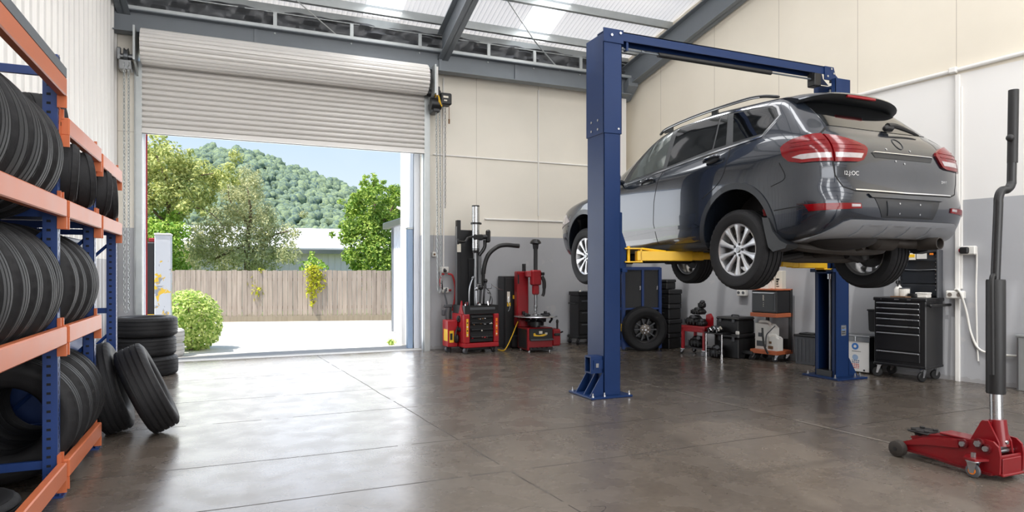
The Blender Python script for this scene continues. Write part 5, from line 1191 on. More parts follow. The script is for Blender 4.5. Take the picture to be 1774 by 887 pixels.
def can(name, lb, loc, w_, d_, h_, rz):
    o = thing(name, lb, 'jerrycan', loc, rz)
    mb = MB(); mb.prism([(-w_ / 2, 0), (w_ / 2, 0), (w_ / 2, h_ * .78), (w_ * .28, h_ * .92), (-w_ * .5, h_ * .95)], 'y', -d_ / 2, d_ / 2); mb.obj('can_body', M['white_plastic'], o, smooth=0)
    mb = MB(); mb.tube(curve([(-w_ * .45, 0, h_ * .95), (-w_ * .40, 0, h_), (w_ * .05, 0, h_), (w_ * .25, 0, h_ * .9)], 5), .018, 10); mb.obj('can_handle', M['white_plastic'], o)
    mb = MB(); mb.cyl((w_ * .36, 0, h_ * .82), (w_ * .42, 0, h_ * .92), .025, n=14); mb.obj('can_cap', M['white_paint'], o)
    mb = MB(); mb.bb(-w_ * .4, w_ * .1, -d_ / 2 - .002, -d_ / 2, h_ * .1, h_ * .3); mb.bb(-w_ * .3, -w_ * .05, -d_ / 2 - .002, -d_ / 2, h_ * .45, h_ * .6); mb.obj('can_label', M['brown_part' if w_ < .2 else 'car_cladding'], o, smooth=0)
can('jerrycan', 'large white jerrycan on the bottom shelf of the orange trolley', onG(-.06, .16, .157), .26, .18, .38, RW)
can('jerrycan', 'small white jerrycan at the right on the bottom shelf of orange trolley', onG(.125, .07, .157), .16, .13, .21, RW)
P_ = [onG(-.01, -.02, .46), onG(.02, -.05, .34), onG(.05, -.06, .22), onG(.10, -.05, .115)]
tag(MB().tube(curve(P_, 8), .014, 8).obj('suction_hose', M['black_plastic']), 'black hose hanging over the front of the orange trolley', 'hose')
tag(MB().tube(curve([onG(.03, -.0, .20), onG(.06, -.03, .36), onG(.11, .0, .44), onG(.15, .04, .50)], 8), .008, 8).obj('suction_pipe', M['grey_plastic']), 'thin grey pipe arching over the small jerrycan on orange trolley', 'hose')
# black cases, red cart, black stand
def case(loc, w_, d_, h_, lb, lid=True):
    o = thing('storage_case', lb, 'case', loc, RW)
    mb = MB(); mb.bb(-w_ / 2, w_ / 2, 0, d_, 0, h_ * .80, .012); mb.obj('shell', M['black_plastic'], o, smooth=0)
    mb = MB(); mb.box((0, d_ / 2, h_ * .90), (w_ + .02, d_ + .02, h_ * .20), .022); mb.obj('lid', M['black_metal'], o, smooth=0)
    for x in (-w_ * .3, w_ * .3): mb = MB(); mb.bb(x - .02, x + .02, -.02, -.0, h_ * .68, h_ * .86, .004); mb.obj('latch', M['grey_plastic'], o, smooth=0)
    mb = MB(); mb.tube(curve([(-.06, d_ / 2, h_), (-.05, d_ / 2, h_ + .02), (.05, d_ / 2, h_ + .02), (.06, d_ / 2, h_)], 4), .008, 8); mb.obj('carry_handle', M['black_metal'], o)
    return o
case((6.595, 7.43, 0), .40, .40, .352, 'lower of two big black plastic cases stacked by the wall')
case((6.60, 7.43, .354), .38, .38, .235, 'upper of two big black plastic cases with white tag')
o = tag(MB().box((0, 0, 0), (.06, .03, .05), .01).obj('hanging_tag', M['white_plastic'], loc=(6.60, 7.215, .375), rz=RW), 'small white tag on the corner of the upper black case', 'tag')
o = thing('low_dolly', 'low black dolly between black cases and orange trolley', 'dolly', (6.72, 7.17, 0), RW)
mb = MB(); mb.bb(-.09, .09, 0, .26, .07, .12, .01); mb.obj('deck', M['black_plastic'], o, smooth=0)
for x in (-.06, .06):
    for y in (.04, .22): caster(o, x, y, .024, .02, .2, 'black_metal')
Rc = thing('red_cart', 'red steel cart on casters carrying black engine covers', 'cart', (6.33, 7.86, 0), RW)
mb = MB(); mb.bb(-.22, .22, 0, .32, .395, .435, .006); mb.bb(-.22, .22, 0, .02, .345, .40, .004); mb.bb(.20, .22, 0, .32, .345, .40, .004); mb.obj('top', M['red_paint'], Rc, smooth=0)
for x, y in ((-.20, .02), (.20, .02), (-.20, .30), (.20, .30)):
    mb = MB(); mb.bb(x - .02, x + .02, y - .02, y + .02, .08, .40, .004); mb.obj('leg', M['red_paint'], Rc, smooth=0); caster(Rc, x, y, .032, .024, .3, 'zinc', 'black_plastic' if x < 0 else 'zinc', .08)
mb = MB(); mb.bb(-.20, .20, .02, .30, .10, .115); mb.obj('lower_shelf', M['black_metal'], Rc, smooth=0)
mb = MB(); mb.prism([(.10, .435), (.21, .435), (.21, .56), (.17, .62), (.12, .60)], 'y', .16, .22); mb.obj('back_rest', M['red_paint'], Rc, smooth=0)
def lump(name, lb, cat, loc, r, m='black_plastic', rz=RW, extra=None, seed=1):
    """rounded moulded part with ribs and a port"""
    rr = random.Random(seed); o = thing(name, lb, cat, loc, rz)
    mb = MB(); mb.box((0, 0, r[2] * .55), (r[0] * 2, r[1] * 2, r[2] * 1.1), min(r) * .42); mb.box((r[0] * .1, 0, r[2] * 1.15), (r[0] * 1.3, r[1] * 1.4, r[2] * .7), min(r) * .3, rz=.2); mb.obj('moulded_body', M[m], o, smooth=50)
    mb = MB()
    for k in range(4): mb.box((-r[0] * .7 + k * r[0] * .45, -r[1], r[2] * .55), (r[0] * .12, .012, r[2] * .8), .003)
    mb.obj('ribs', M['black_metal'], o, smooth=0)
    mb = MB(); mb.cyl((r[0] * .5, -r[1] * .6, r[2] * 1.2), (r[0] * .8, -r[1] * 1.15, r[2] * 1.35), r[2] * .25, n=14); mb.obj('port', M['grey_plastic'], o)
    return o
def onR(x, y, z): return tuple(V((6.33, 7.86, z)) + Matrix.Rotation(RW, 3, 'Z') @ V((x, y, 0)))
lump('engine_cover', 'wide black engine cover lying left on the red cart', 'engine part', onR(-.09, .15, .437), (.12, .12, .10), seed=1)
lump('air_filter_housing', 'black air filter housing stacked on the covers of the red cart', 'engine part', onR(-.03, .17, .60), (.10, .09, .07), seed=2)
lump('throttle_body', 'small black throttle body topmost on the red cart pile', 'engine part', onR(.03, .18, .70), (.05, .05, .075), 'black_metal', seed=3)
lump('intake_box', 'black intake box at the right on the red cart', 'engine part', onR(.10, .10, .437), (.065, .07, .07), seed=4)
lump('helmet_bag', 'black bulky bag under the top of the red cart', 'bag', onR(.0, .12, .116), (.13, .10, .11), seed=5)
S_ = thing('tool_stool', 'low black stand with chrome legs in front of the black cases', 'stand', (6.40, 7.475, 0), RW)
mb = MB(); mb.bb(-.16, .16, -.02, .24, .345, .365, .005); mb.obj('top', M['black_metal'], S_, smooth=0)
for x, y in ((-.14, 0), (.14, 0), (-.14, .21), (.14, .21)): mb = MB(); mb.cyl((x, y, .03), (x, y, .36), .012, n=12); mb.cyl((x, y, 0), (x, y, .06), .02, n=12); mb.obj('leg', M['chrome' if y == 0 else 'black_metal'], S_)
mb = MB(); mb.cyl((-.14, .02, .09), (.14, .02, .09), .008, n=8); mb.cyl((-.14, .2, .09), (.14, .2, .09), .008, n=8); mb.obj('foot_bar', M['black_metal'], S_)
def onS(x, y, z): return tuple(V((6.40, 7.475, z)) + Matrix.Rotation(RW, 3, 'Z') @ V((x, y, 0)))
lump('pump_unit', 'black pump with chrome fittings on the low black stand', 'engine part', onS(-.03, .08, .367), (.11, .08, .06), 'black_metal', seed=6)
for k, (x, z, m) in enumerate(((-.08, .42, 'chrome'), (-.01, .44, 'zinc'), (.06, .43, 'chrome'), (.10, .45, 'paper'))):
    p = onS(x, -.02, z - .055); mb = MB(); mb.tube(curve([(0, 0, 0), (.01, 0, .04), (.03, 0, .06), (.05, 0, .03)], 5), .010, 8)
    tag(mb.obj('pipe_fitting', M[m], loc=p, rz=RW), ('curved chrome fitting at the left of the low black stand', 'small zinc fitting beside the chrome one on the black stand', 'second chrome fitting on the black stand beside the pale one', 'pale fitting at the right of the low black stand')[k], 'fitting', 'pipe fittings on the black stand')
lump('starter_motor', 'black motor lying on the floor under the low stand', 'engine part', onS(-.02, .09, 0), (.10, .08, .12), 'black_metal', seed=7)
# stack of black tool cases in the corner
for k in range(5):
    h_ = (.25, .22, .25, .23, .16)[k]; z0 = (0, .252, .474, .726, .958)[k]
    o = thing('stacking_case', ('bottom', 'second', 'third', 'fourth', 'top')[k] + ' case in the dark stack beside the blue wheel frame', 'case', (6.42 + .01 * (k % 2), 8.78, z0), RW + (.06, -.03, .04, 0, .25)[k], 'black stacked tool cases')
    w_ = .36 if k < 4 else .24
    mb = MB(); mb.bb(-w_ / 2, w_ / 2, -.0, .30, 0, h_ * .68, .012); mb.obj('shell', M['black_plastic'], o, smooth=0)
    mb = MB(); mb.bb(-w_ / 2 - .008, w_ / 2 + .008, -.008, .308, h_ * .68, h_ - .001, .012); mb.obj('lid', M['black_metal'], o, smooth=0)
    mb = MB(); mb.bb(-.03, .03, -.022, -.008, h_ * .55, h_ * .82, .005); mb.obj('latch', M['zinc' if k in (2, 3) else 'grey_plastic'], o, smooth=0)
    mb = MB(); mb.tube(curve([(-.09, -.008, h_ * .4), (-.07, -.03, h_ * .42), (.07, -.03, h_ * .42), (.09, -.008, h_ * .4)], 4), .008, 8); mb.obj('handle', M['black_metal'], o)
# blue wheel frame with a wheel in it
Fm = thing('wheel_cage', 'blue steel frame with dark mesh doors by the back wall under the car', 'steel frame', (6.02, 8.70, 0), rad(-9))
for x in (-.33, .30):
    for y in (0, .36): mb = MB(); mb.bb(x - .025, x + .025, y - .025, y + .025, .02, 1.31, .003); mb.obj('post', M['blue_cabinet'], Fm, smooth=0)
mb = MB(); mb.bb(-.02, .02, -.02, .02, .66, 1.31, .003); mb.obj('mullion', M['blue_cabinet'], Fm, smooth=0)
for z, h_ in ((.05, .10), (.64, .03), (1.27, .05)):
    mb = MB(); mb.bb(-.305, .275, -.02, .02, z, z + h_, .003); mb.bb(-.35, -.31, .02, .34, z, z + h_); mb.bb(.28, .32, .02, .34, z, z + h_); mb.bb(-.305, .275, .34, .38, z, z + h_); mb.obj('rail', M['blue_cabinet'], Fm, smooth=0)
for x0, x1 in ((-.303, -.022), (.022, .273)): mb = MB(); mb.bb(x0, x1, .0, .012, .672, 1.268); d_ = mb.obj('mesh_door', M['mesh_black'], Fm, smooth=0); mb = MB(); mb.bb(x1 - .03, x1 - .01, -.012, .0, .95, 1.02, .003); mb.obj('door_latch', M['zinc'], d_, smooth=0)
mb = MB(); mb.bb(-.30, .28, .33, .336, .15, 1.27); mb.obj('back_sheet', M['mesh_black'], Fm, smooth=0)
mb = MB(); mb.bb(-.30, .28, .02, .34, .045, .06); mb.obj('floor_sheet', M['black_metal'], Fm, smooth=0)
for x in (-.32, .29): mb = MB(); mb.cyl((x, 0, 0), (x, 0, .025), .025, n=12); mb.cyl((x, .36, 0), (x, .36, .025), .025, n=12); mb.obj('foot', M['black_metal'], Fm)
mb = MB(); mb.bb(-.358, -.352, -.03, .03, .30, .42); mb.obj('warning_label', M['yellow_label'], Fm, smooth=0)
wh = thing('spare_wheel', 'dirty black spoked wheel with worn tyre leaning in the blue frame', 'wheel', (5.965, 8.575, .345), rad(68))
link('tyre', TYRE, wh)
mb = MB(); mb.lathe([(.195, -.085), (.205, -.09), (.21, -.085), (.19, -.05), (.17, 0), (.20, .09), (.19, .09), (.155, 0), (.175, -.06)], ax='x', n=44, closed=True)
mb.lathe([(0, .0), (.16, .0), (.16, .012), (0, .012)], ax='x', n=30)
rm_ = mb.obj('rim', M['black_metal'], wh)
for i in range(10):
    a = 2 * PI * i / 10; mb = MB(); mb.box((-.05, .13 * math.cos(a), .13 * math.sin(a)), (.03, .12, .024), .004, rx=a); mb.obj('spoke', M['grey_plastic'], rm_, smooth=0)
mb = MB(); mb.lathe([(0, -.075), (.05, -.075), (.085, -.06), (.09, -.03), (0, -.03)], ax='x', n=28); hb = mb.obj('hub', M['hub_grey'], wh)
mb = MB()
for i in range(5): a = 2 * PI * i / 5; mb.cyl((-.08, .05 * math.cos(a), .05 * math.sin(a)), (-.066, .05 * math.cos(a), .05 * math.sin(a)), .010, n=8)
mb.cyl((-.085, 0, 0), (-.07, 0, 0), .016, n=12); mb.obj('lug_nut', M['zinc'], hb)
wh.rotation_euler = (0, rad(-6), rad(72))
# galvanised box at the far right
o = thing('steel_box', 'galvanised steel box against the wall behind the jack handle', 'steel box', (7.60, 4.02, 0), RW)
mb = MB(); mb.bb(-.16, .62, 0, .12, .0, .56, .006); mb.obj('body', M['galvanised'], o, smooth=0); mb = MB(); mb.bb(-.17, .63, -.012, .13, .56, .585, .004); mb.obj('lid', M['galvanised'], o, smooth=0)
mb = MB(); mb.bb(.0, .10, -.012, 0, .30, .318, .004); mb.obj('handle', M['satin_steel'], o, smooth=0); mb = MB(); mb.bb(-.155, -.14, -.006, 0, .01, .55); mb.bb(.58, .60, -.006, 0, .01, .55); mb.obj('edge_strip', M['satin_steel'], o, smooth=0)
# wall runs
tag(MB().tube([WP(7.4, .03, 3.46), WP(3.0, .03, 3.60)], .024, 10).obj('conduit', M['white_paint']), 'white conduit running level high along the right wall', 'conduit')
o = thing('junction_box', 'small white junction box where the conduits meet on the right wall', 'junction box', WP(4.84, 0, 3.545), RW)
mb = MB(); mb.box((0, -.03, 0), (.09, .06, .07), .012); mb.obj('housing', M['white_plastic'], o, smooth=0); mb = MB(); mb.box((0, -.062, 0), (.07, .008, .05), .003); mb.obj('cover', M['white_paint'], o, smooth=0)
o = tag(MB().box((0, -.018, 1.66), (.05, .036, 3.66), .006).box((.035, -.012, 2.2), (.022, .024, 2.3), .004).obj('cable_trunking', M['white_paint'], loc=WP(4.80), rz=RW, smooth=0), 'white vertical cable trunking down the right wall beside black tool cabinet', 'trunking')
s_ = socket('power_socket', WP(4.80, .036, .985), .185, .09, 'wide white double socket box on trunking right of the black tool cabinet', RW, 2, 'hub_grey')
s_ = socket('power_socket', WP(4.69, 0, 1.485), .16, .10, 'white wall socket with black plug high on the right wall', RW, 1)
mb = MB(); mb.box((-.02, -.09, 0), (.085, .05, .075), .012); mb.obj('plug', M['black_plastic'], s_); mb = MB(); mb.cyl((-.07, -.09, 0), (-.06, -.09, 0), .02, n=12); mb.obj('plug_cap', M['red_dark'], s_)
def wl(y, z, off=.02): return WP(y, off, z)
tag(MB().tube(curve([wl(4.63, 1.50, .05), wl(4.615, 1.44), wl(4.62, 1.0), wl(4.61, .45), wl(4.60, .25)], 8), .009, 8).obj('power_cable', M['white_plastic']), 'white cable hanging straight down from the wall socket', 'cable')
tag(MB().tube(curve([wl(4.80, 1.04, .09), wl(4.74, 1.02, .12), wl(4.70, .8, .06), wl(4.66, .55, .04), wl(4.58, .38, .03), wl(4.40, .345, .03), wl(4.20, .35, .03)], 8), .012, 8).obj('power_cable', M['white_plastic']), 'thick white cable curving from the double socket toward the steel box', 'cable')
o = socket('power_socket', WP(7.62, 0, .93), .16, .11, 'white double socket low on the wall above the black cases', RW, 2)
tag(MB().tube([WP(7.60, .02, .98), WP(7.60, .02, 2.4)], .012, 8).obj('conduit', M['white_paint']), 'white conduit rising from the socket behind the car', 'conduit')

# ------------------------------------------------------------------ floor jack in front
J = thing('floor_jack', 'red trolley jack on the floor with tall upright black handle', 'floor jack', (4.295, 2.43, 0))
prof = [(-.035, .045), (-.04, .15), (-.03, .205), (.0, .232), (.045, .236), (.20, .20), (.34, .178), (.44, .155), (.575, .095), (.575, .045), (.40, .045), (.20, .030), (.0, .030)]
for s in (-1, 1):
    mb = MB(); mb.prism(prof, 'x', s * .105, s * .120); mb.obj('side_plate', M['jack_red'], J, smooth=0)
    mb = MB(); mb.prism([(.19, .150), (.20, .196), (.34, .172), (.46, .146), (.555, .095), (.54, .085), (.40, .118)], 'x', s * .118, s * .134); mb.obj('side_stiffener', M['jack_red'], J, smooth=0)
    mb = MB(); mb.prism([(.0, .030), (.20, .030), (.40, .045), (.57, .045), (.57, .055), (.40, .057), (.2, .043), (.0, .043)], 'x', s * .118, s * .14); mb.obj('bottom_flange', M['jack_red_dark'], J, smooth=0)
    for (y, z, r_) in ((.03, .185, .017), (.075, .205, .020), (.165, .182, .017)):
        mb = MB(); mb.cyl((s * .12, y, z), (s * .136, y, z), r_ * 1.6, n=18); mb.obj('pivot_boss', M['jack_red_dark'], J); mb = MB(); mb.cyl((s * .134, y, z), (s * .150, y, z), r_, n=6); mb.obj('hex_bolt', M['zinc'], J)
    mb = MB(); mb.prism([(.12, .085), (.20, .085), (.22, .125), (.20, .165), (.19, .165), (.165, .11), (.12, .11)] if False else [(s * .118, .02), (s * .118, .155), (s * .20, .12), (s * .205, .05)], 'z', .108, .122); cm = mb.obj('caster_bracket', M['jack_red'], J, smooth=0)
    mb = MB(); mb.cyl((s * .165, .085, .120), (s * .165, .085, .152), .014, n=6); mb.obj('caster_nut', M['zinc'], cm)
    mb = MB(); mb.lathe([(0, .108), (.042, .107), (.042, .100), (0, .100)], (s * .165, .085, 0), n=20)
    for dx in (-.019, .019): mb.add([(s * .165 + dx, .085 - .03, .100), (s * .165 + dx, .085 + .03, .100), (s * .165 + dx, .085 + .012, .03), (s * .165 + dx, .085 - .012, .03), (s * .165 + dx * .8, .085 - .03, .100), (s * .165 + dx * .8, .085 + .03, .100), (s * .165 + dx * .8, .085 + .012, .03), (s * .165 + dx * .8, .085 - .012, .03)], [(0, 1, 2, 3), (7, 6, 5, 4), (0, 3, 7, 4), (1, 5, 6, 2), (2, 6, 7, 3)])
    mb.obj('caster_fork', M['zinc'], cm, smooth=0)
    mb = MB(); mb.lathe([(.012, -.012), (.030, -.013), (.040, -.009), (.043, 0), (.040, .009), (.030, .013), (.012, .012)], (s * .165, .085, .043), 'x', 28, closed=True); cw = mb.obj('caster_wheel', M['grey_plastic'], cm); mb = MB(); mb.cyl((s * .165 - .016, .085, .043), (s * .165 + .016, .085, .043), .022, n=18); mb.obj('wheel_hub', M['orange_label'], cw)
    mb = MB(); c_ = s * .168; mb.lathe([(.014, -.03), (.040, -.03), (.052, -.024), (.054, 0), (.052, .024), (.040, .03), (.014, .03)], (s * .158, .575, .054), 'x', 32, closed=True); fw = mb.obj('front_wheel', M['underbody_rust'], J)
    mb = MB(); mb.cyl((s * .158 - .028, .575, .054), (s * .158 + .028, .575, .054), .036, n=22); mb.cyl((s * .158 - .034, .575, .054), (s * .158 + .034, .575, .054), .012, n=10); mb.obj('wheel_hub', M['underbody'], fw)
mb = MB(); mb.cyl((-.18, .575, .054), (.18, .575, .054), .014, n=12); mb.bb(-.105, .105, .50, .57, .05, .075, .004); mb.obj('front_axle', M['underbody'], J)
mb = MB(); mb.bb(-.105, .105, -.03, -.015, .035, .15, .004); mb.bb(-.09, .09, -.04, -.03, .04, .135, .004); mb.bb(-.105, .105, -.05, .10, .030, .045, .004); mb.obj('end_plate', M['jack_red'], J, smooth=0)
mb = MB(); mb.prism([(.06, .14), (.10, .215), (.46, .168), (.56, .130), (.54, .10), (.40, .12)], 'x', -.055, .055); mb.bb(-.06, .06, .16, .36, .19, .205, .004); mb.obj('lift_beam', M['jack_red'], J, smooth=0)
mb = MB(); mb.lathe([(0, .135), (.05, .135), (.06, .155), (.075, .172), (.075, .182), (.06, .18), (.055, .174), (0, .174)], (0, .50, 0), n=28)
for k in range(4): a = k * PI / 2 + PI / 4; mb.box((.065 * math.cos(a), .50 + .065 * math.sin(a), .186), (.03, .03, .008), .003, rz=a)
mb.bb(-.075, .075, .43, .57, .165, .176, .004); mb.obj('saddle', M['underbody'], J, smooth=0)
mb = MB(); mb.cyl((-.07, .05, .175), (.07, .05, .175), .03, n=18); mb.obj('pump_cylinder', M['satin_steel'], J); mb = MB(); mb.cyl((-.10, .02, .16), (.10, .02, .16), .014, n=12); mb.obj('cross_pin', M['zinc'], J)
for s in (-1, 1): mb = MB(); mb.prism([(-.01, .15), (.05, .14), (.17, .19), (.10, .33), (.06, .34), (.0, .22)], 'x', s * .052, s * .066); mb.obj('handle_yoke', M['jack_red'], J, smooth=0)
mb = MB(); mb.prism([(.05, .335), (.10, .335), (.17, .20), (.15, .17), (.06, .25)], 'x', -.055, .055); mb.cyl((0, .025, .19), (.004, .045, .345), .045, n=20); hs = mb.obj('handle_socket', M['jack_red'], J, smooth=40); mb = MB(); mb.cyl((-.01, -.02, .22), (-.01, -.005, .222), .012, n=6); mb.obj('socket_bolt', M['zinc'], hs)
mb = MB(); mb.cyl((.012, .055, .30), (.02, .065, .62), .034, n=24); mb.obj('handle_tube', M['brushed_alloy'], J)
mb = MB(); mb.lathe([(.040, -.35), (.050, -.35), (.051, -.34), (.051, .34), (.048, .35), (.040, .35)], (.02, .065, .85), n=24, closed=True); mb.tube(curve([(-.034, .055, .62), (-.038, .055, 1.0), (-.034, .058, 1.18), (-.015, .06, 1.225), (.01, .06, 1.20)], 6), .014, 8); mb.obj('foam_grip', M['black_plastic'], J)
mb = MB(); hp = curve([(.015, .065, 1.18), (.035, .06, 1.62), (.04, .06, 1.70), (.06, .055, 1.745), (.10, .045, 1.755), (.13, .04, 1.79), (.135, .04, 1.86), (.145, .035, 2.36)], 8); mb.tube(hp, .025, 14); hb = mb.obj('handle_bar', M['black_metal'], J)
mb = MB(); mb.cyl((.138, .038, 1.92), (.145, .035, 2.37), .028, n=16); mb.tube([(.138, .038, 2.07), (.10, .03, 2.07)], .018, 10); mb.ball((.10, .03, 2.07), .022, 12, 8); mb.obj('bar_grip', M['black_plastic'], hb)
# ------------------------------------------------------------------ outside the door
cm_ = mat('driveway_concrete', (206, 203, 196), .8, var=.05, scale=1.5, bump=.15, bscale=60)
mb = MB(); mb.prism([(-30, 10.3), (13.5, 10.3), (13.5, 14.2), (3.82, 16.9), (-.27, 18.05), (-9, 20.5), (-30, 20.5)], 'z', -.2, -.012); struct(mb.obj('driveway', cm_, smooth=0), 'pale sunlit concrete driveway beyond the roller door', 'driveway')
mb = MB(); mb.bb(-1.12, 2.82, 10.05, 10.75, -.10, .004); struct(mb.obj('threshold', mat('threshold_concrete', (176, 172, 165), .7, var=.08, scale=4), smooth=0), 'low concrete strip across the door opening', 'threshold')
gm = mat('far_ground', (104, 128, 72), .9, var=.2, scale=.3)
mb = MB(); mb.prism([(-200, 17.0), (260, 17.0), (260, 150), (-200, 150)], 'z', -.6, -.25); struct(mb.obj('ground', gm, smooth=0))
# exterior face of the hall: white return wall, post and low shed beside the door
mb = MB(); vs_ = []; fs_ = []
for i in range(13):
    y = 10.31 + .054 * i
    for z in (0, 5.0): vs_.append((2.72 + (.014 if (i // 2) % 2 else 0), y - (.02 if i % 2 else 0), z))
for i in range(12): fs_.append((2 * i, 2 * i + 2, 2 * i + 3, 2 * i + 1))
mb.add(vs_, fs_); mb.bb(2.74, 2.95, 10.31, 10.96, 0, 5.0); struct(mb.obj('wall_return', M['white_wall_out'], smooth=0), 'white sheeted return wall outside the door', 'wall')
tag(MB().bb(2.66, 2.735, 10.90, 10.975, 0, 4.4, .006).tube(curve([(2.70, 10.99, 2.35), (2.66, 10.99, 2.32), (2.6, 11.0, 2.35)], 4), .02, 8).obj('downpipe', M['white_paint']), 'white square downpipe at the end of the return wall outside', 'downpipe')
o = thing('door_post', 'pale blue steel post standing just outside the door opening', 'post', (2.66, 10.40, 0)); mb = MB(); mb.bb(-.03, .05, -.06, .06, 0, 1.93, .004); mb.obj('post', M['blue_post'], o, smooth=0); mb = MB(); mb.bb(-.035, .055, -.065, .065, 1.93, 1.96, .004); mb.obj('cap', M['galvanised'], o, smooth=0)
tag(MB().bb(2.72, 2.80, 10.305, 10.345, 0, 3.4, .004).obj('door_jamb', M['white_wall_out'], smooth=0), 'white outer jamb at the right side of the door opening', 'jamb')
o = thing('garden_shed', 'low white sheeted shed beyond the return wall', 'shed', (4.6, 12.2, 0))
mb = MB(); mb.bb(-1.5, 1.6, -1.1, 1.2, 0, 2.18)
for k in range(12): mb.bb(-1.515, -1.5, -1.05 + .19 * k, -1.01 + .19 * k, .02, 2.18)
for k in range(14): mb.bb(-1.4 + .21 * k, -1.36 + .21 * k, 1.2, 1.215, .02, 2.18)
mb.obj('walls', M['white_wall_out'], o, smooth=0); mb = MB(); mb.prism([(-1.62, 2.16), (1.7, 2.55), (1.7, 2.65), (-1.62, 2.26)], 'y', -1.2, 1.3); mb.obj('roof', M['white_paint'], o, smooth=0); mb = MB(); mb.bb(-1.70, -1.60, -1.2, 1.32, 2.12, 2.25, .01); mb.obj('gutter', M['satin_steel'], o, smooth=0); mb = MB(); mb.bb(-1.54, -1.48, 1.17, 1.23, 0, 2.16); mb.obj('corner_flashing', M['satin_steel'], o, smooth=0)
# left side items
tag(MB().bb(-1.18, -1.09, 10.305, 10.37, 0, 3.5, .004).obj('door_jamb', M['white_wall_out'], smooth=0), 'white outer jamb at the left side of the door opening', 'jamb')
tag(MB().tube([(-1.095, 10.50, 0), (-1.095, 10.50, 3.6)], .012, 8).obj('red_pipe', M['red_dark']), 'thin red pipe outside the left door jamb', 'pipe')
bm_ = mat('peeling_white', (206, 211, 219), .4, var=.03); N, L, B = nodes(bm_); tc = N.new('ShaderNodeTexCoord'); s = N.new('ShaderNodeSeparateXYZ'); L.new(tc.outputs['Object'], s.inputs[0])
n1 = noise(6, 7, dist=.8); low = math_('MULTIPLY', math_('LESS_THAN', s.outputs['Z'], 1.42), math_('GREATER_THAN', math_('ADD', n1.outputs['Fac'], math_('MULTIPLY', math_('ABSOLUTE', math_('SUBTRACT', s.outputs['Z'], 1.02)), -.35)), .47))
n2 = noise(9, 5); c = mixc(low, lin((206, 211, 219)), ramp(n2.outputs['Fac'], [(.45, (150, 156, 168)), (.52, (236, 196, 60))])); L.new(c, B.inputs['Base Color'])
o = thing('metal_cabinet', 'tall white metal cabinet with peeling yellow patches outside the door', 'cabinet', (-.93, 10.9, -.012)); mb = MB(); mb.bb(-.105, .11, 0, .26, 0.02, 1.80, .008); mb.obj('body', bm_, o, smooth=0); mb = MB(); mb.bb(-.112, .117, -.008, .268, 1.80, 1.825, .006); mb.obj('top_cap', M['white_paint'], o, smooth=0); mb = MB(); mb.bb(-.11, .115, -.005, .265, 0, .03); mb.obj('plinth', M['steel_grey'], o, smooth=0)
for x in (-.06, .06): mb = MB(); mb.cyl((x, .03, 1.825), (x, .03, 1.84), .012, n=8); mb.obj('stud', M['satin_steel'], o)
o = thing('gas_bottle_rack', 'narrow black post panel behind the white cabinet outside', 'post', (-1.11, 11.05, -.012)); mb = MB(); mb.bb(-.06, .07, 0, .10, 0, 1.70, .02); mb.obj('panel', M['black_metal'], o, smooth=0); mb = MB(); mb.bb(-.05, .06, -.01, 0, .5, .62); mb.obj('yellow_mark', M['yellow_label'], o, smooth=0); mb = MB(); mb.bb(-.03, .06, -.01, 0, .3, .42); mb.obj('yellow_mark', M['yellow_label'], o, smooth=0); mb = MB(); mb.bb(-.02, .10, .02, .08, 1.70, 1.76, .01); mb.obj('red_cap', M['red_dark'], o, smooth=0)
# timber fence
wm_ = mat('fence_timber', (176, 152, 132), .8, var=.18, scale=3, stretch=(8, 8, .6), bump=.3, bscale=30)
N, L, B = nodes(wm_); gi = N.new('ShaderNodeNewGeometry'); tc = N.new('ShaderNodeTexCoord'); nz = N.new('ShaderNodeTexNoise'); mp = N.new('ShaderNodeMapping'); mp.inputs['Scale'].default_value = (9, 9, .8); L.new(tc.outputs['Object'], mp.inputs[0]); L.new(mp.outputs[0], nz.inputs['Vector']); nz.inputs['Scale'].default_value = 2; nz.inputs['Detail'].default_value = 6
c = mixc(gi.outputs['Random Per Island'], lin((138, 126, 114)), lin((168, 153, 138))); c = mixc(.45, c, ramp(nz.outputs['Fac'], [(.3, (112, 98, 88)), (.7, (178, 164, 150))]))
sz = N.new('ShaderNodeSeparateXYZ'); L.new(tc.outputs['Object'], sz.inputs[0]); stain = math_('MULTIPLY', math_('LESS_THAN', sz.outputs['Z'], math_('MULTIPLY', nz.outputs['Fac'], .3)), .5); c = mixc(stain, c, lin((120, 112, 84))); L.new(c, B.inputs['Base Color'])
fd = V((4.09, -1.14, 0)); fd.normalize(); fa = math.atan2(fd.y, fd.x)
fence = thing('timber_fence', 'weathered vertical board timber fence along the back of the driveway', 'fence', (-.27, 17.77, 0), fa)
mb = MB()
for i in range(-62, 112):
    x = i * .122; h_ = 1.27 + RND.uniform(-.012, .012); mb.box((x, RND.uniform(-.006, .006), h_ / 2 + .055), (.114, .018, h_ - .11), .002, ry=rad(RND.uniform(-.25, .25)))
mb.obj('palings', wm_, fence, smooth=0)
mb = MB(); mb.bb(-7.6, 13.6, -.02, .02, -.02, .13); mb.obj('plinth_board', wm_, fence, smooth=0)
mb = MB(); mb.bb(-7.6, 13.6, .012, .05, .30, .38); mb.obj('fence_rail', wm_, fence, smooth=0); mb = MB(); mb.bb(-7.6, 13.6, .012, .05, 1.0, 1.08); mb.obj('fence_rail', wm_, fence, smooth=0)
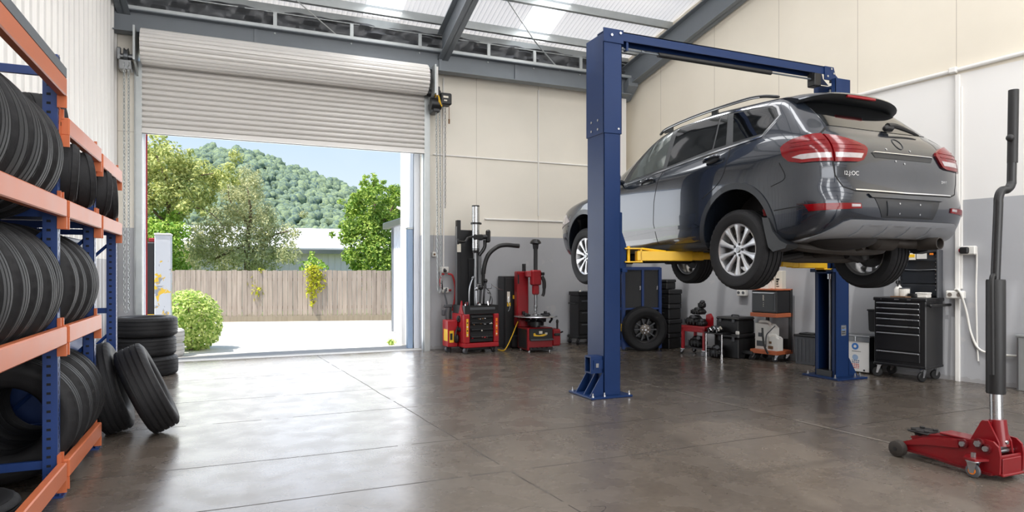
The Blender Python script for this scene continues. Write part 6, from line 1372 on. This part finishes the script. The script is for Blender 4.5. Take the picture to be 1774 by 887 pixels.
# foliage
def leaf_mat(name, a, b, rough=.55, tr=.35):
    m = bpy.data.materials.new(name); m.use_nodes = True; MATS[name] = m; N, L, B = nodes(m)
    gi = N.new('ShaderNodeNewGeometry'); r = N.new('ShaderNodeMix'); r.data_type = 'RGBA'; r.inputs[6].default_value = lin(a); r.inputs[7].default_value = lin(b); L.new(gi.outputs['Random Per Island'], r.inputs[0])
    L.new(r.outputs[2], B.inputs['Base Color']); B.inputs['Roughness'].default_value = rough; B.inputs['Specular IOR Level'].default_value = .3
    t = N.new('ShaderNodeBsdfTranslucent'); L.new(r.outputs[2], t.inputs[0]); ms = N.new('ShaderNodeMixShader'); ms.inputs[0].default_value = tr; L.new(B.outputs[0], ms.inputs[1]); L.new(t.outputs[0], ms.inputs[2]); L.new(ms.outputs[0], N['Material Output'].inputs['Surface'])
    return m
leaf_mat('leaf_olive', (150, 158, 112), (218, 214, 166)); leaf_mat('leaf_yellowgreen', (140, 156, 84), (226, 224, 146)); leaf_mat('leaf_bright', (104, 150, 48), (196, 216, 104)); leaf_mat('leaf_green', (96, 138, 48), (190, 208, 100)); leaf_mat('leaf_hedge', (120, 160, 60), (232, 240, 156)); leaf_mat('leaf_vine', (168, 178, 40), (224, 216, 80))
mat('bark', (104, 86, 70), .85, var=.25, scale=10, bump=.5, bscale=30)
def leaves(clumps, n, size, seed, fill=.3, asp=.5):
    """n bent leaves spread over the shells of the clumps (centre, radii)"""
    r = random.Random(seed); mb = MB(); wsum = [c[1][0] * c[1][2] for c in clumps]
    for c, rad_ in r.choices(clumps, wsum, k=n):
        a, z = r.uniform(0, 2 * PI), r.uniform(-1, 1); q = math.sqrt(1 - z * z); d = V((q * math.cos(a), q * math.sin(a), z)); k = fill + (1 - fill) * r.random() ** .6
        p = V(c) + V((d.x * rad_[0], d.y * rad_[1], d.z * rad_[2])) * k
        nn = (d + V((r.gauss(0, .6), r.gauss(0, .6), r.gauss(.5, .5)))).normalized(); t = nn.orthogonal().normalized(); t = (Matrix.Rotation(r.uniform(0, 2 * PI), 3, nn) @ t); b = nn.cross(t); s_ = size * r.uniform(.6, 1.3)
        mb.add([p - t * s_, p + b * s_ * asp - t * s_ * .1, p + t * s_ - nn * s_ * .3, p - b * s_ * asp - t * s_ * .1], [(0, 1, 2), (0, 2, 3)])
    return mb
def tree(name, lb, base, limbs, clumps, n, size, m, seed, cat='tree', asp=.5, fill=.3):
    o = thing(name, lb, cat, base)
    mb = MB()
    for pts, r0, r1 in limbs:
        pp = curve(pts, 6); mb.tube(pp, [r0 + (r1 - r0) * i / (len(pp) - 1) for i in range(len(pp))], 8)
    mb.obj('trunk', M['bark'], o)
    leaves(clumps, n, size, seed, fill, asp).obj('foliage', M[m], o, smooth=0, fix=False)
    return o
def AT(x, y, d):
    s = (x - 887) / 1128; return V(((.3963 + s * .9181) * d, (.9181 - s * .3963) * d, 1.25 + (470 - y) * d / 1128))
def cl(d, lst, base, kz=.9, kd=.9):
    out = []
    for x, y, r in lst:
        g_ = 1.22
        out.append((tuple(AT(x, y, d + RND.uniform(-.8, .8)) - V(base)), (g_ * r * d / 1128, g_ * r * kd * d / 1128, g_ * r * kz * d / 1128)))
        for q in range(3): out.append((tuple(AT(x + RND.gauss(0, r * .75), y + RND.gauss(0, r * .75), d + RND.uniform(-.8, .8)) - V(base)), tuple(r * d / 1128 * RND.uniform(.35, .65) for _ in range(3))))
    return out
b = AT(300, 492, 18.8); b.z = -.25
L_ = lambda x, y, d=18.8: tuple(AT(x, y, d) - b)
tree('tall_tree', 'tall airy tree with yellowish leaves rising at the left beyond the fence', tuple(b), [([(0, 0, 0), L_(292, 420), L_(290, 330), L_(270, 265)], .10, .03), ([L_(291, 400), L_(320, 362), L_(360, 366), L_(390, 395)], .03, .008), ([L_(290, 345), L_(330, 310), L_(370, 300)], .04, .01), ([L_(280, 380), L_(255, 350), L_(235, 300)], .04, .01)],
     cl(18.8, [(270, 262, 22), (300, 268, 20), (262, 300, 26), (300, 305, 30), (340, 298, 26), (330, 330, 28), (285, 340, 24), (255, 340, 22), (365, 312, 24), (395, 300, 18), (230, 290, 30), (225, 330, 30), (350, 350, 20), (310, 365, 18), (318, 285, 18)], b), 13000, .056, 'leaf_yellowgreen', 3)
b = AT(430, 492, 20.5); b.z = -.25; L_ = lambda x, y, d=20.5: tuple(AT(x, y, d) - b)
tree('olive_tree', 'broad silvery olive coloured tree spreading over the middle of the fence', tuple(b), [([(0, 0, 0), L_(428, 430), L_(434, 370), L_(428, 320)], .11, .02), ([L_(430, 420), L_(390, 440), L_(350, 460)], .06, .02), ([L_(430, 440), L_(470, 410), L_(500, 400)], .05, .015), ([L_(431, 390), L_(400, 350), L_(395, 320)], .04, .01)],
     cl(20.5, [(425, 305, 20), (400, 328, 20), (430, 335, 24), (410, 360, 26), (445, 365, 24), (380, 385, 28), (420, 395, 30), (460, 395, 28), (350, 410, 28), (390, 425, 30), (435, 430, 34), (480, 420, 30), (500, 440, 20), (355, 445, 28), (400, 455, 26), (460, 450, 28), (330, 430, 22), (500, 400, 16), (440, 318, 14), (322, 458, 22), (300, 440, 20)], b), 17000, .06, 'leaf_olive', 5, asp=.35)
b = AT(290, 492, 17.95); b = AT(285, 492, 18.3); b.z = -.25; L_ = lambda x, y, d=18.3: tuple(AT(x, y, d) - b)
tree('young_tree', 'bright green bushy tree low at the left behind the fence', tuple(b), [([(0, 0, 0), L_(286, 430), L_(282, 380)], .05, .015), ([L_(286, 440), L_(305, 400)], .025, .008)],
     cl(18.3, [(275, 375, 18), (300, 380, 18), (262, 395, 18), (285, 405, 22), (310, 400, 16), (270, 430, 22), (300, 440, 20), (255, 430, 18), (285, 460, 22), (315, 465, 14), (240, 400, 22), (238, 450, 24)], b), 7500, .056, 'leaf_bright', 6)
b = AT(650, 492, 19.6); b.z = -.25; L_ = lambda x, y, d=19.6: tuple(AT(x, y, d) - b)
tree('leafy_tree', 'lush green upright tree at the right beyond the fence', tuple(b), [([(0, 0, 0), L_(652, 430), L_(650, 370), L_(648, 310)], .09, .02), ([L_(652, 420), L_(620, 390), L_(600, 375)], .04, .01), ([L_(651, 400), L_(680, 360), L_(688, 330)], .04, .01)],
     cl(19.6, [(632, 306, 4), (633, 316, 6), (634, 328, 9), (648, 302, 4), (649, 312, 6), (650, 324, 10), (664, 316, 4), (665, 326, 7), (688, 324, 5), (690, 334, 8), (676, 330, 6), (616, 338, 5), (603, 358, 6), (645, 338, 16), (670, 345, 15), (620, 348, 15), (688, 345, 14), (610, 365, 14), (640, 368, 22), (670, 375, 22), (612, 392, 20), (645, 402, 26), (680, 410, 22), (600, 410, 14), (620, 425, 22), (655, 435, 26), (690, 440, 22), (605, 445, 12), (635, 458, 22), (672, 462, 22), (600, 400, 8), (700, 380, 24), (710, 430, 24)], b), 18000, .055, 'leaf_green', 8)
# vines on the fence
def vine(lb, pts, n, size, seed, d, rr):
    b = AT(pts[0][0], pts[0][1], d); o = thing('climbing_plant', lb, 'plant', tuple(b))
    P = [tuple(AT(x, y, d) - b) for x, y in pts]; mb = MB(); mb.tube(curve(P, 6), .008, 6); mb.obj('stem', M['bark'], o)
    leaves([(p, (r_, .05, r_)) for p, r_ in zip(P, rr)], n, size, seed, .2).obj('foliage', M['leaf_vine'], o, smooth=0, fix=False)
vine('yellowish vine hanging down the fence left of the middle', [(452, 470), (440, 490), (450, 505), (447, 522)], 170, .05, 1, 16.35, [.10, .18, .2, .12])
vine('larger yellow green vine hanging over the fence right of the middle', [(540, 465), (546, 475), (548, 490), (540, 505), (542, 525)], 420, .05, 2, 16.45, [.16, .28, .28, .2, .1])
b = AT(540, 492, 18.2); b.z = -.25; L_ = lambda x, y, d=18.2: tuple(AT(x, y, d) - b)
tree('young_shrub', 'spindly pale green shrub poking above the fence before the grey building', tuple(b), [([(0, 0, 0), L_(541, 460), L_(542, 437)], .015, .005), ([L_(541, 470), L_(555, 450)], .008, .004), ([L_(541, 470), L_(525, 452)], .008, .004)], cl(18.2, [(541, 440, 5), (542, 452, 9), (527, 460, 10), (556, 458, 10), (540, 466, 14), (565, 464, 6)], b), 330, .06, 'leaf_bright', 9, 'shrub')
# clipped bush beside the door
o = thing('round_bush', 'rounded bright green bush outside at the left of the driveway', 'bush', (-.56, 11.62, -.012))
mb = MB()
for k in range(7): a = k * .9; mb.tube(curve([(0.05 * math.cos(a), .05 * math.sin(a), 0), (.15 * math.cos(a), .15 * math.sin(a), .35), (.25 * math.cos(a), .25 * math.sin(a), .7)], 4), [.014] * 5 + [.008] * 4, 6)
mb.obj('stems', M['bark'], o)
leaves([((0, 0, .47), (.445, .445, .49)), ((-.1, .1, .5), (.42, .42, .48)), ((.1, -.05, .38), (.33, .34, .38))], 4200, .036, 12, .8, .55).obj('foliage', M['leaf_hedge'], o, smooth=0, fix=False)
tag(leaves([((0, 0, .04), (.10, .08, .06))], 60, .04, 3, .1).obj('weed', M['leaf_hedge'], loc=(2.52, 11.05, 0), smooth=0, fix=False), 'small weed growing at the foot of the return wall', 'plant')
# neighbouring building
nw = mat('blue_grey_sheet', (220, 208, 218), .6, var=.04); o = thing('neighbour_building', 'pale blue grey shed with white roof behind the fence', 'building', (3.2, 28, -.3))
mb = MB(); mb.bb(-5, 6, -2, 6, 0, 2.35)
for k in range(46): mb.bb(-5 + .24 * k, -4.95 + .24 * k, -2.02, -2, 0, 2.3)
mb.obj('walls', nw, o, smooth=0); mb = MB(); mb.prism([(-2.25, 2.33), (2.0, 3.35), (6.2, 2.33), (6.2, 2.42), (2.0, 3.45), (-2.25, 2.44)], 'x', -5.2, 6.2); mb.obj('roof', M['white_paint'], o, smooth=0); mb = MB(); mb.bb(-5.2, 6.2, -2.30, -2.2, 2.22, 2.38); mb.obj('gutter', M['satin_steel'], o, smooth=0)
# wooded hill
SK = [(60, 330), (200, 300), (258, 292), (330, 274), (345, 264), (370, 260), (400, 261), (440, 270), (480, 285), (520, 299), (560, 314), (600, 328), (640, 346), (690, 372), (760, 410), (860, 450)]
def hill_top(x):
    for (a, p), (c, q) in zip(SK, SK[1:]):
        if x <= c: return p + (q - p) * max(0, (x - a)) / (c - a)
    return 450
def hill_pt(x, t):
    """t 0 foot .. 1 ridge"""
    d = 110 + 100 * t; y = 472 + (hill_top(x) + 4 - 472) * t ** .8
    return AT(x, y, d)
mb = MB(); mb.grid(lambda a, b: tuple(hill_pt(60 + 800 * a, b)), 60, 16); gl_ = len(mb.v)
mb.grid(lambda a, b: tuple(hill_pt(60 + 800 * a, 1) + (hill_pt(60 + 800 * a, 1) - V((0, 0, 0))) * (.25 * b) - V((0, 0, 30 * b * b))), 60, 4)
struct(mb.obj('hill', mat('hill_ground', (86, 112, 92), .9, var=.2, scale=.05), smooth=80, fix=False), 'wooded hill in the distance', 'hill')
fm_ = mat('hill_forest', (90, 110, 90), .9, var=.25, scale=.35, bump=1, bscale=2.2)
N, L, B = nodes(fm_); gi = N.new('ShaderNodeNewGeometry'); tc = N.new('ShaderNodeTexCoord'); nz = noise(1.6, 8)
c = mixc(gi.outputs['Random Per Island'], lin((86, 104, 94)), lin((130, 144, 108))); c = mixc(.55, c, ramp(nz.outputs['Fac'], [(.38, (60, 80, 92)), (.62, (138, 152, 112))])); L.new(c, B.inputs['Base Color'])  # blue haze and shaded gaps between crowns are painted into the colour
B.inputs['Specular IOR Level'].default_value = .1
r = random.Random(4); fo = MB()
for i in range(5200):
    x = r.uniform(225, 760); t = r.random() ** .8
    if i > 4800: t = r.uniform(.93, 1.0)
    p = hill_pt(x, t); s_ = r.choice((.5, .65, .8, 1.0, 1.3, 1.9)) * r.uniform(.85, 1.15) * (.75 + .35 * t); ph = r.uniform(0, 6)
    mb2 = MB(); mb2.ball((0, 0, 0), (s_, s_, s_ * r.uniform(.8, 1.15)), 9, 6)
    fo.add([(p.x + q[0] * (1 + .22 * math.sin(3 * q[2] + ph)), p.y + q[1] * (1 + .22 * math.sin(2.3 * q[0] + ph)), p.z + s_ * .3 + q[2] + .25 * s_ * math.sin(2.1 * q[0] + 1.7 * q[1] + ph)) for q in mb2.v], mb2.f)
tag(fo.obj('forest', fm_, smooth=70, fix=False), 'dense bluish green forest canopy covering the distant hill', 'forest', kind='stuff')
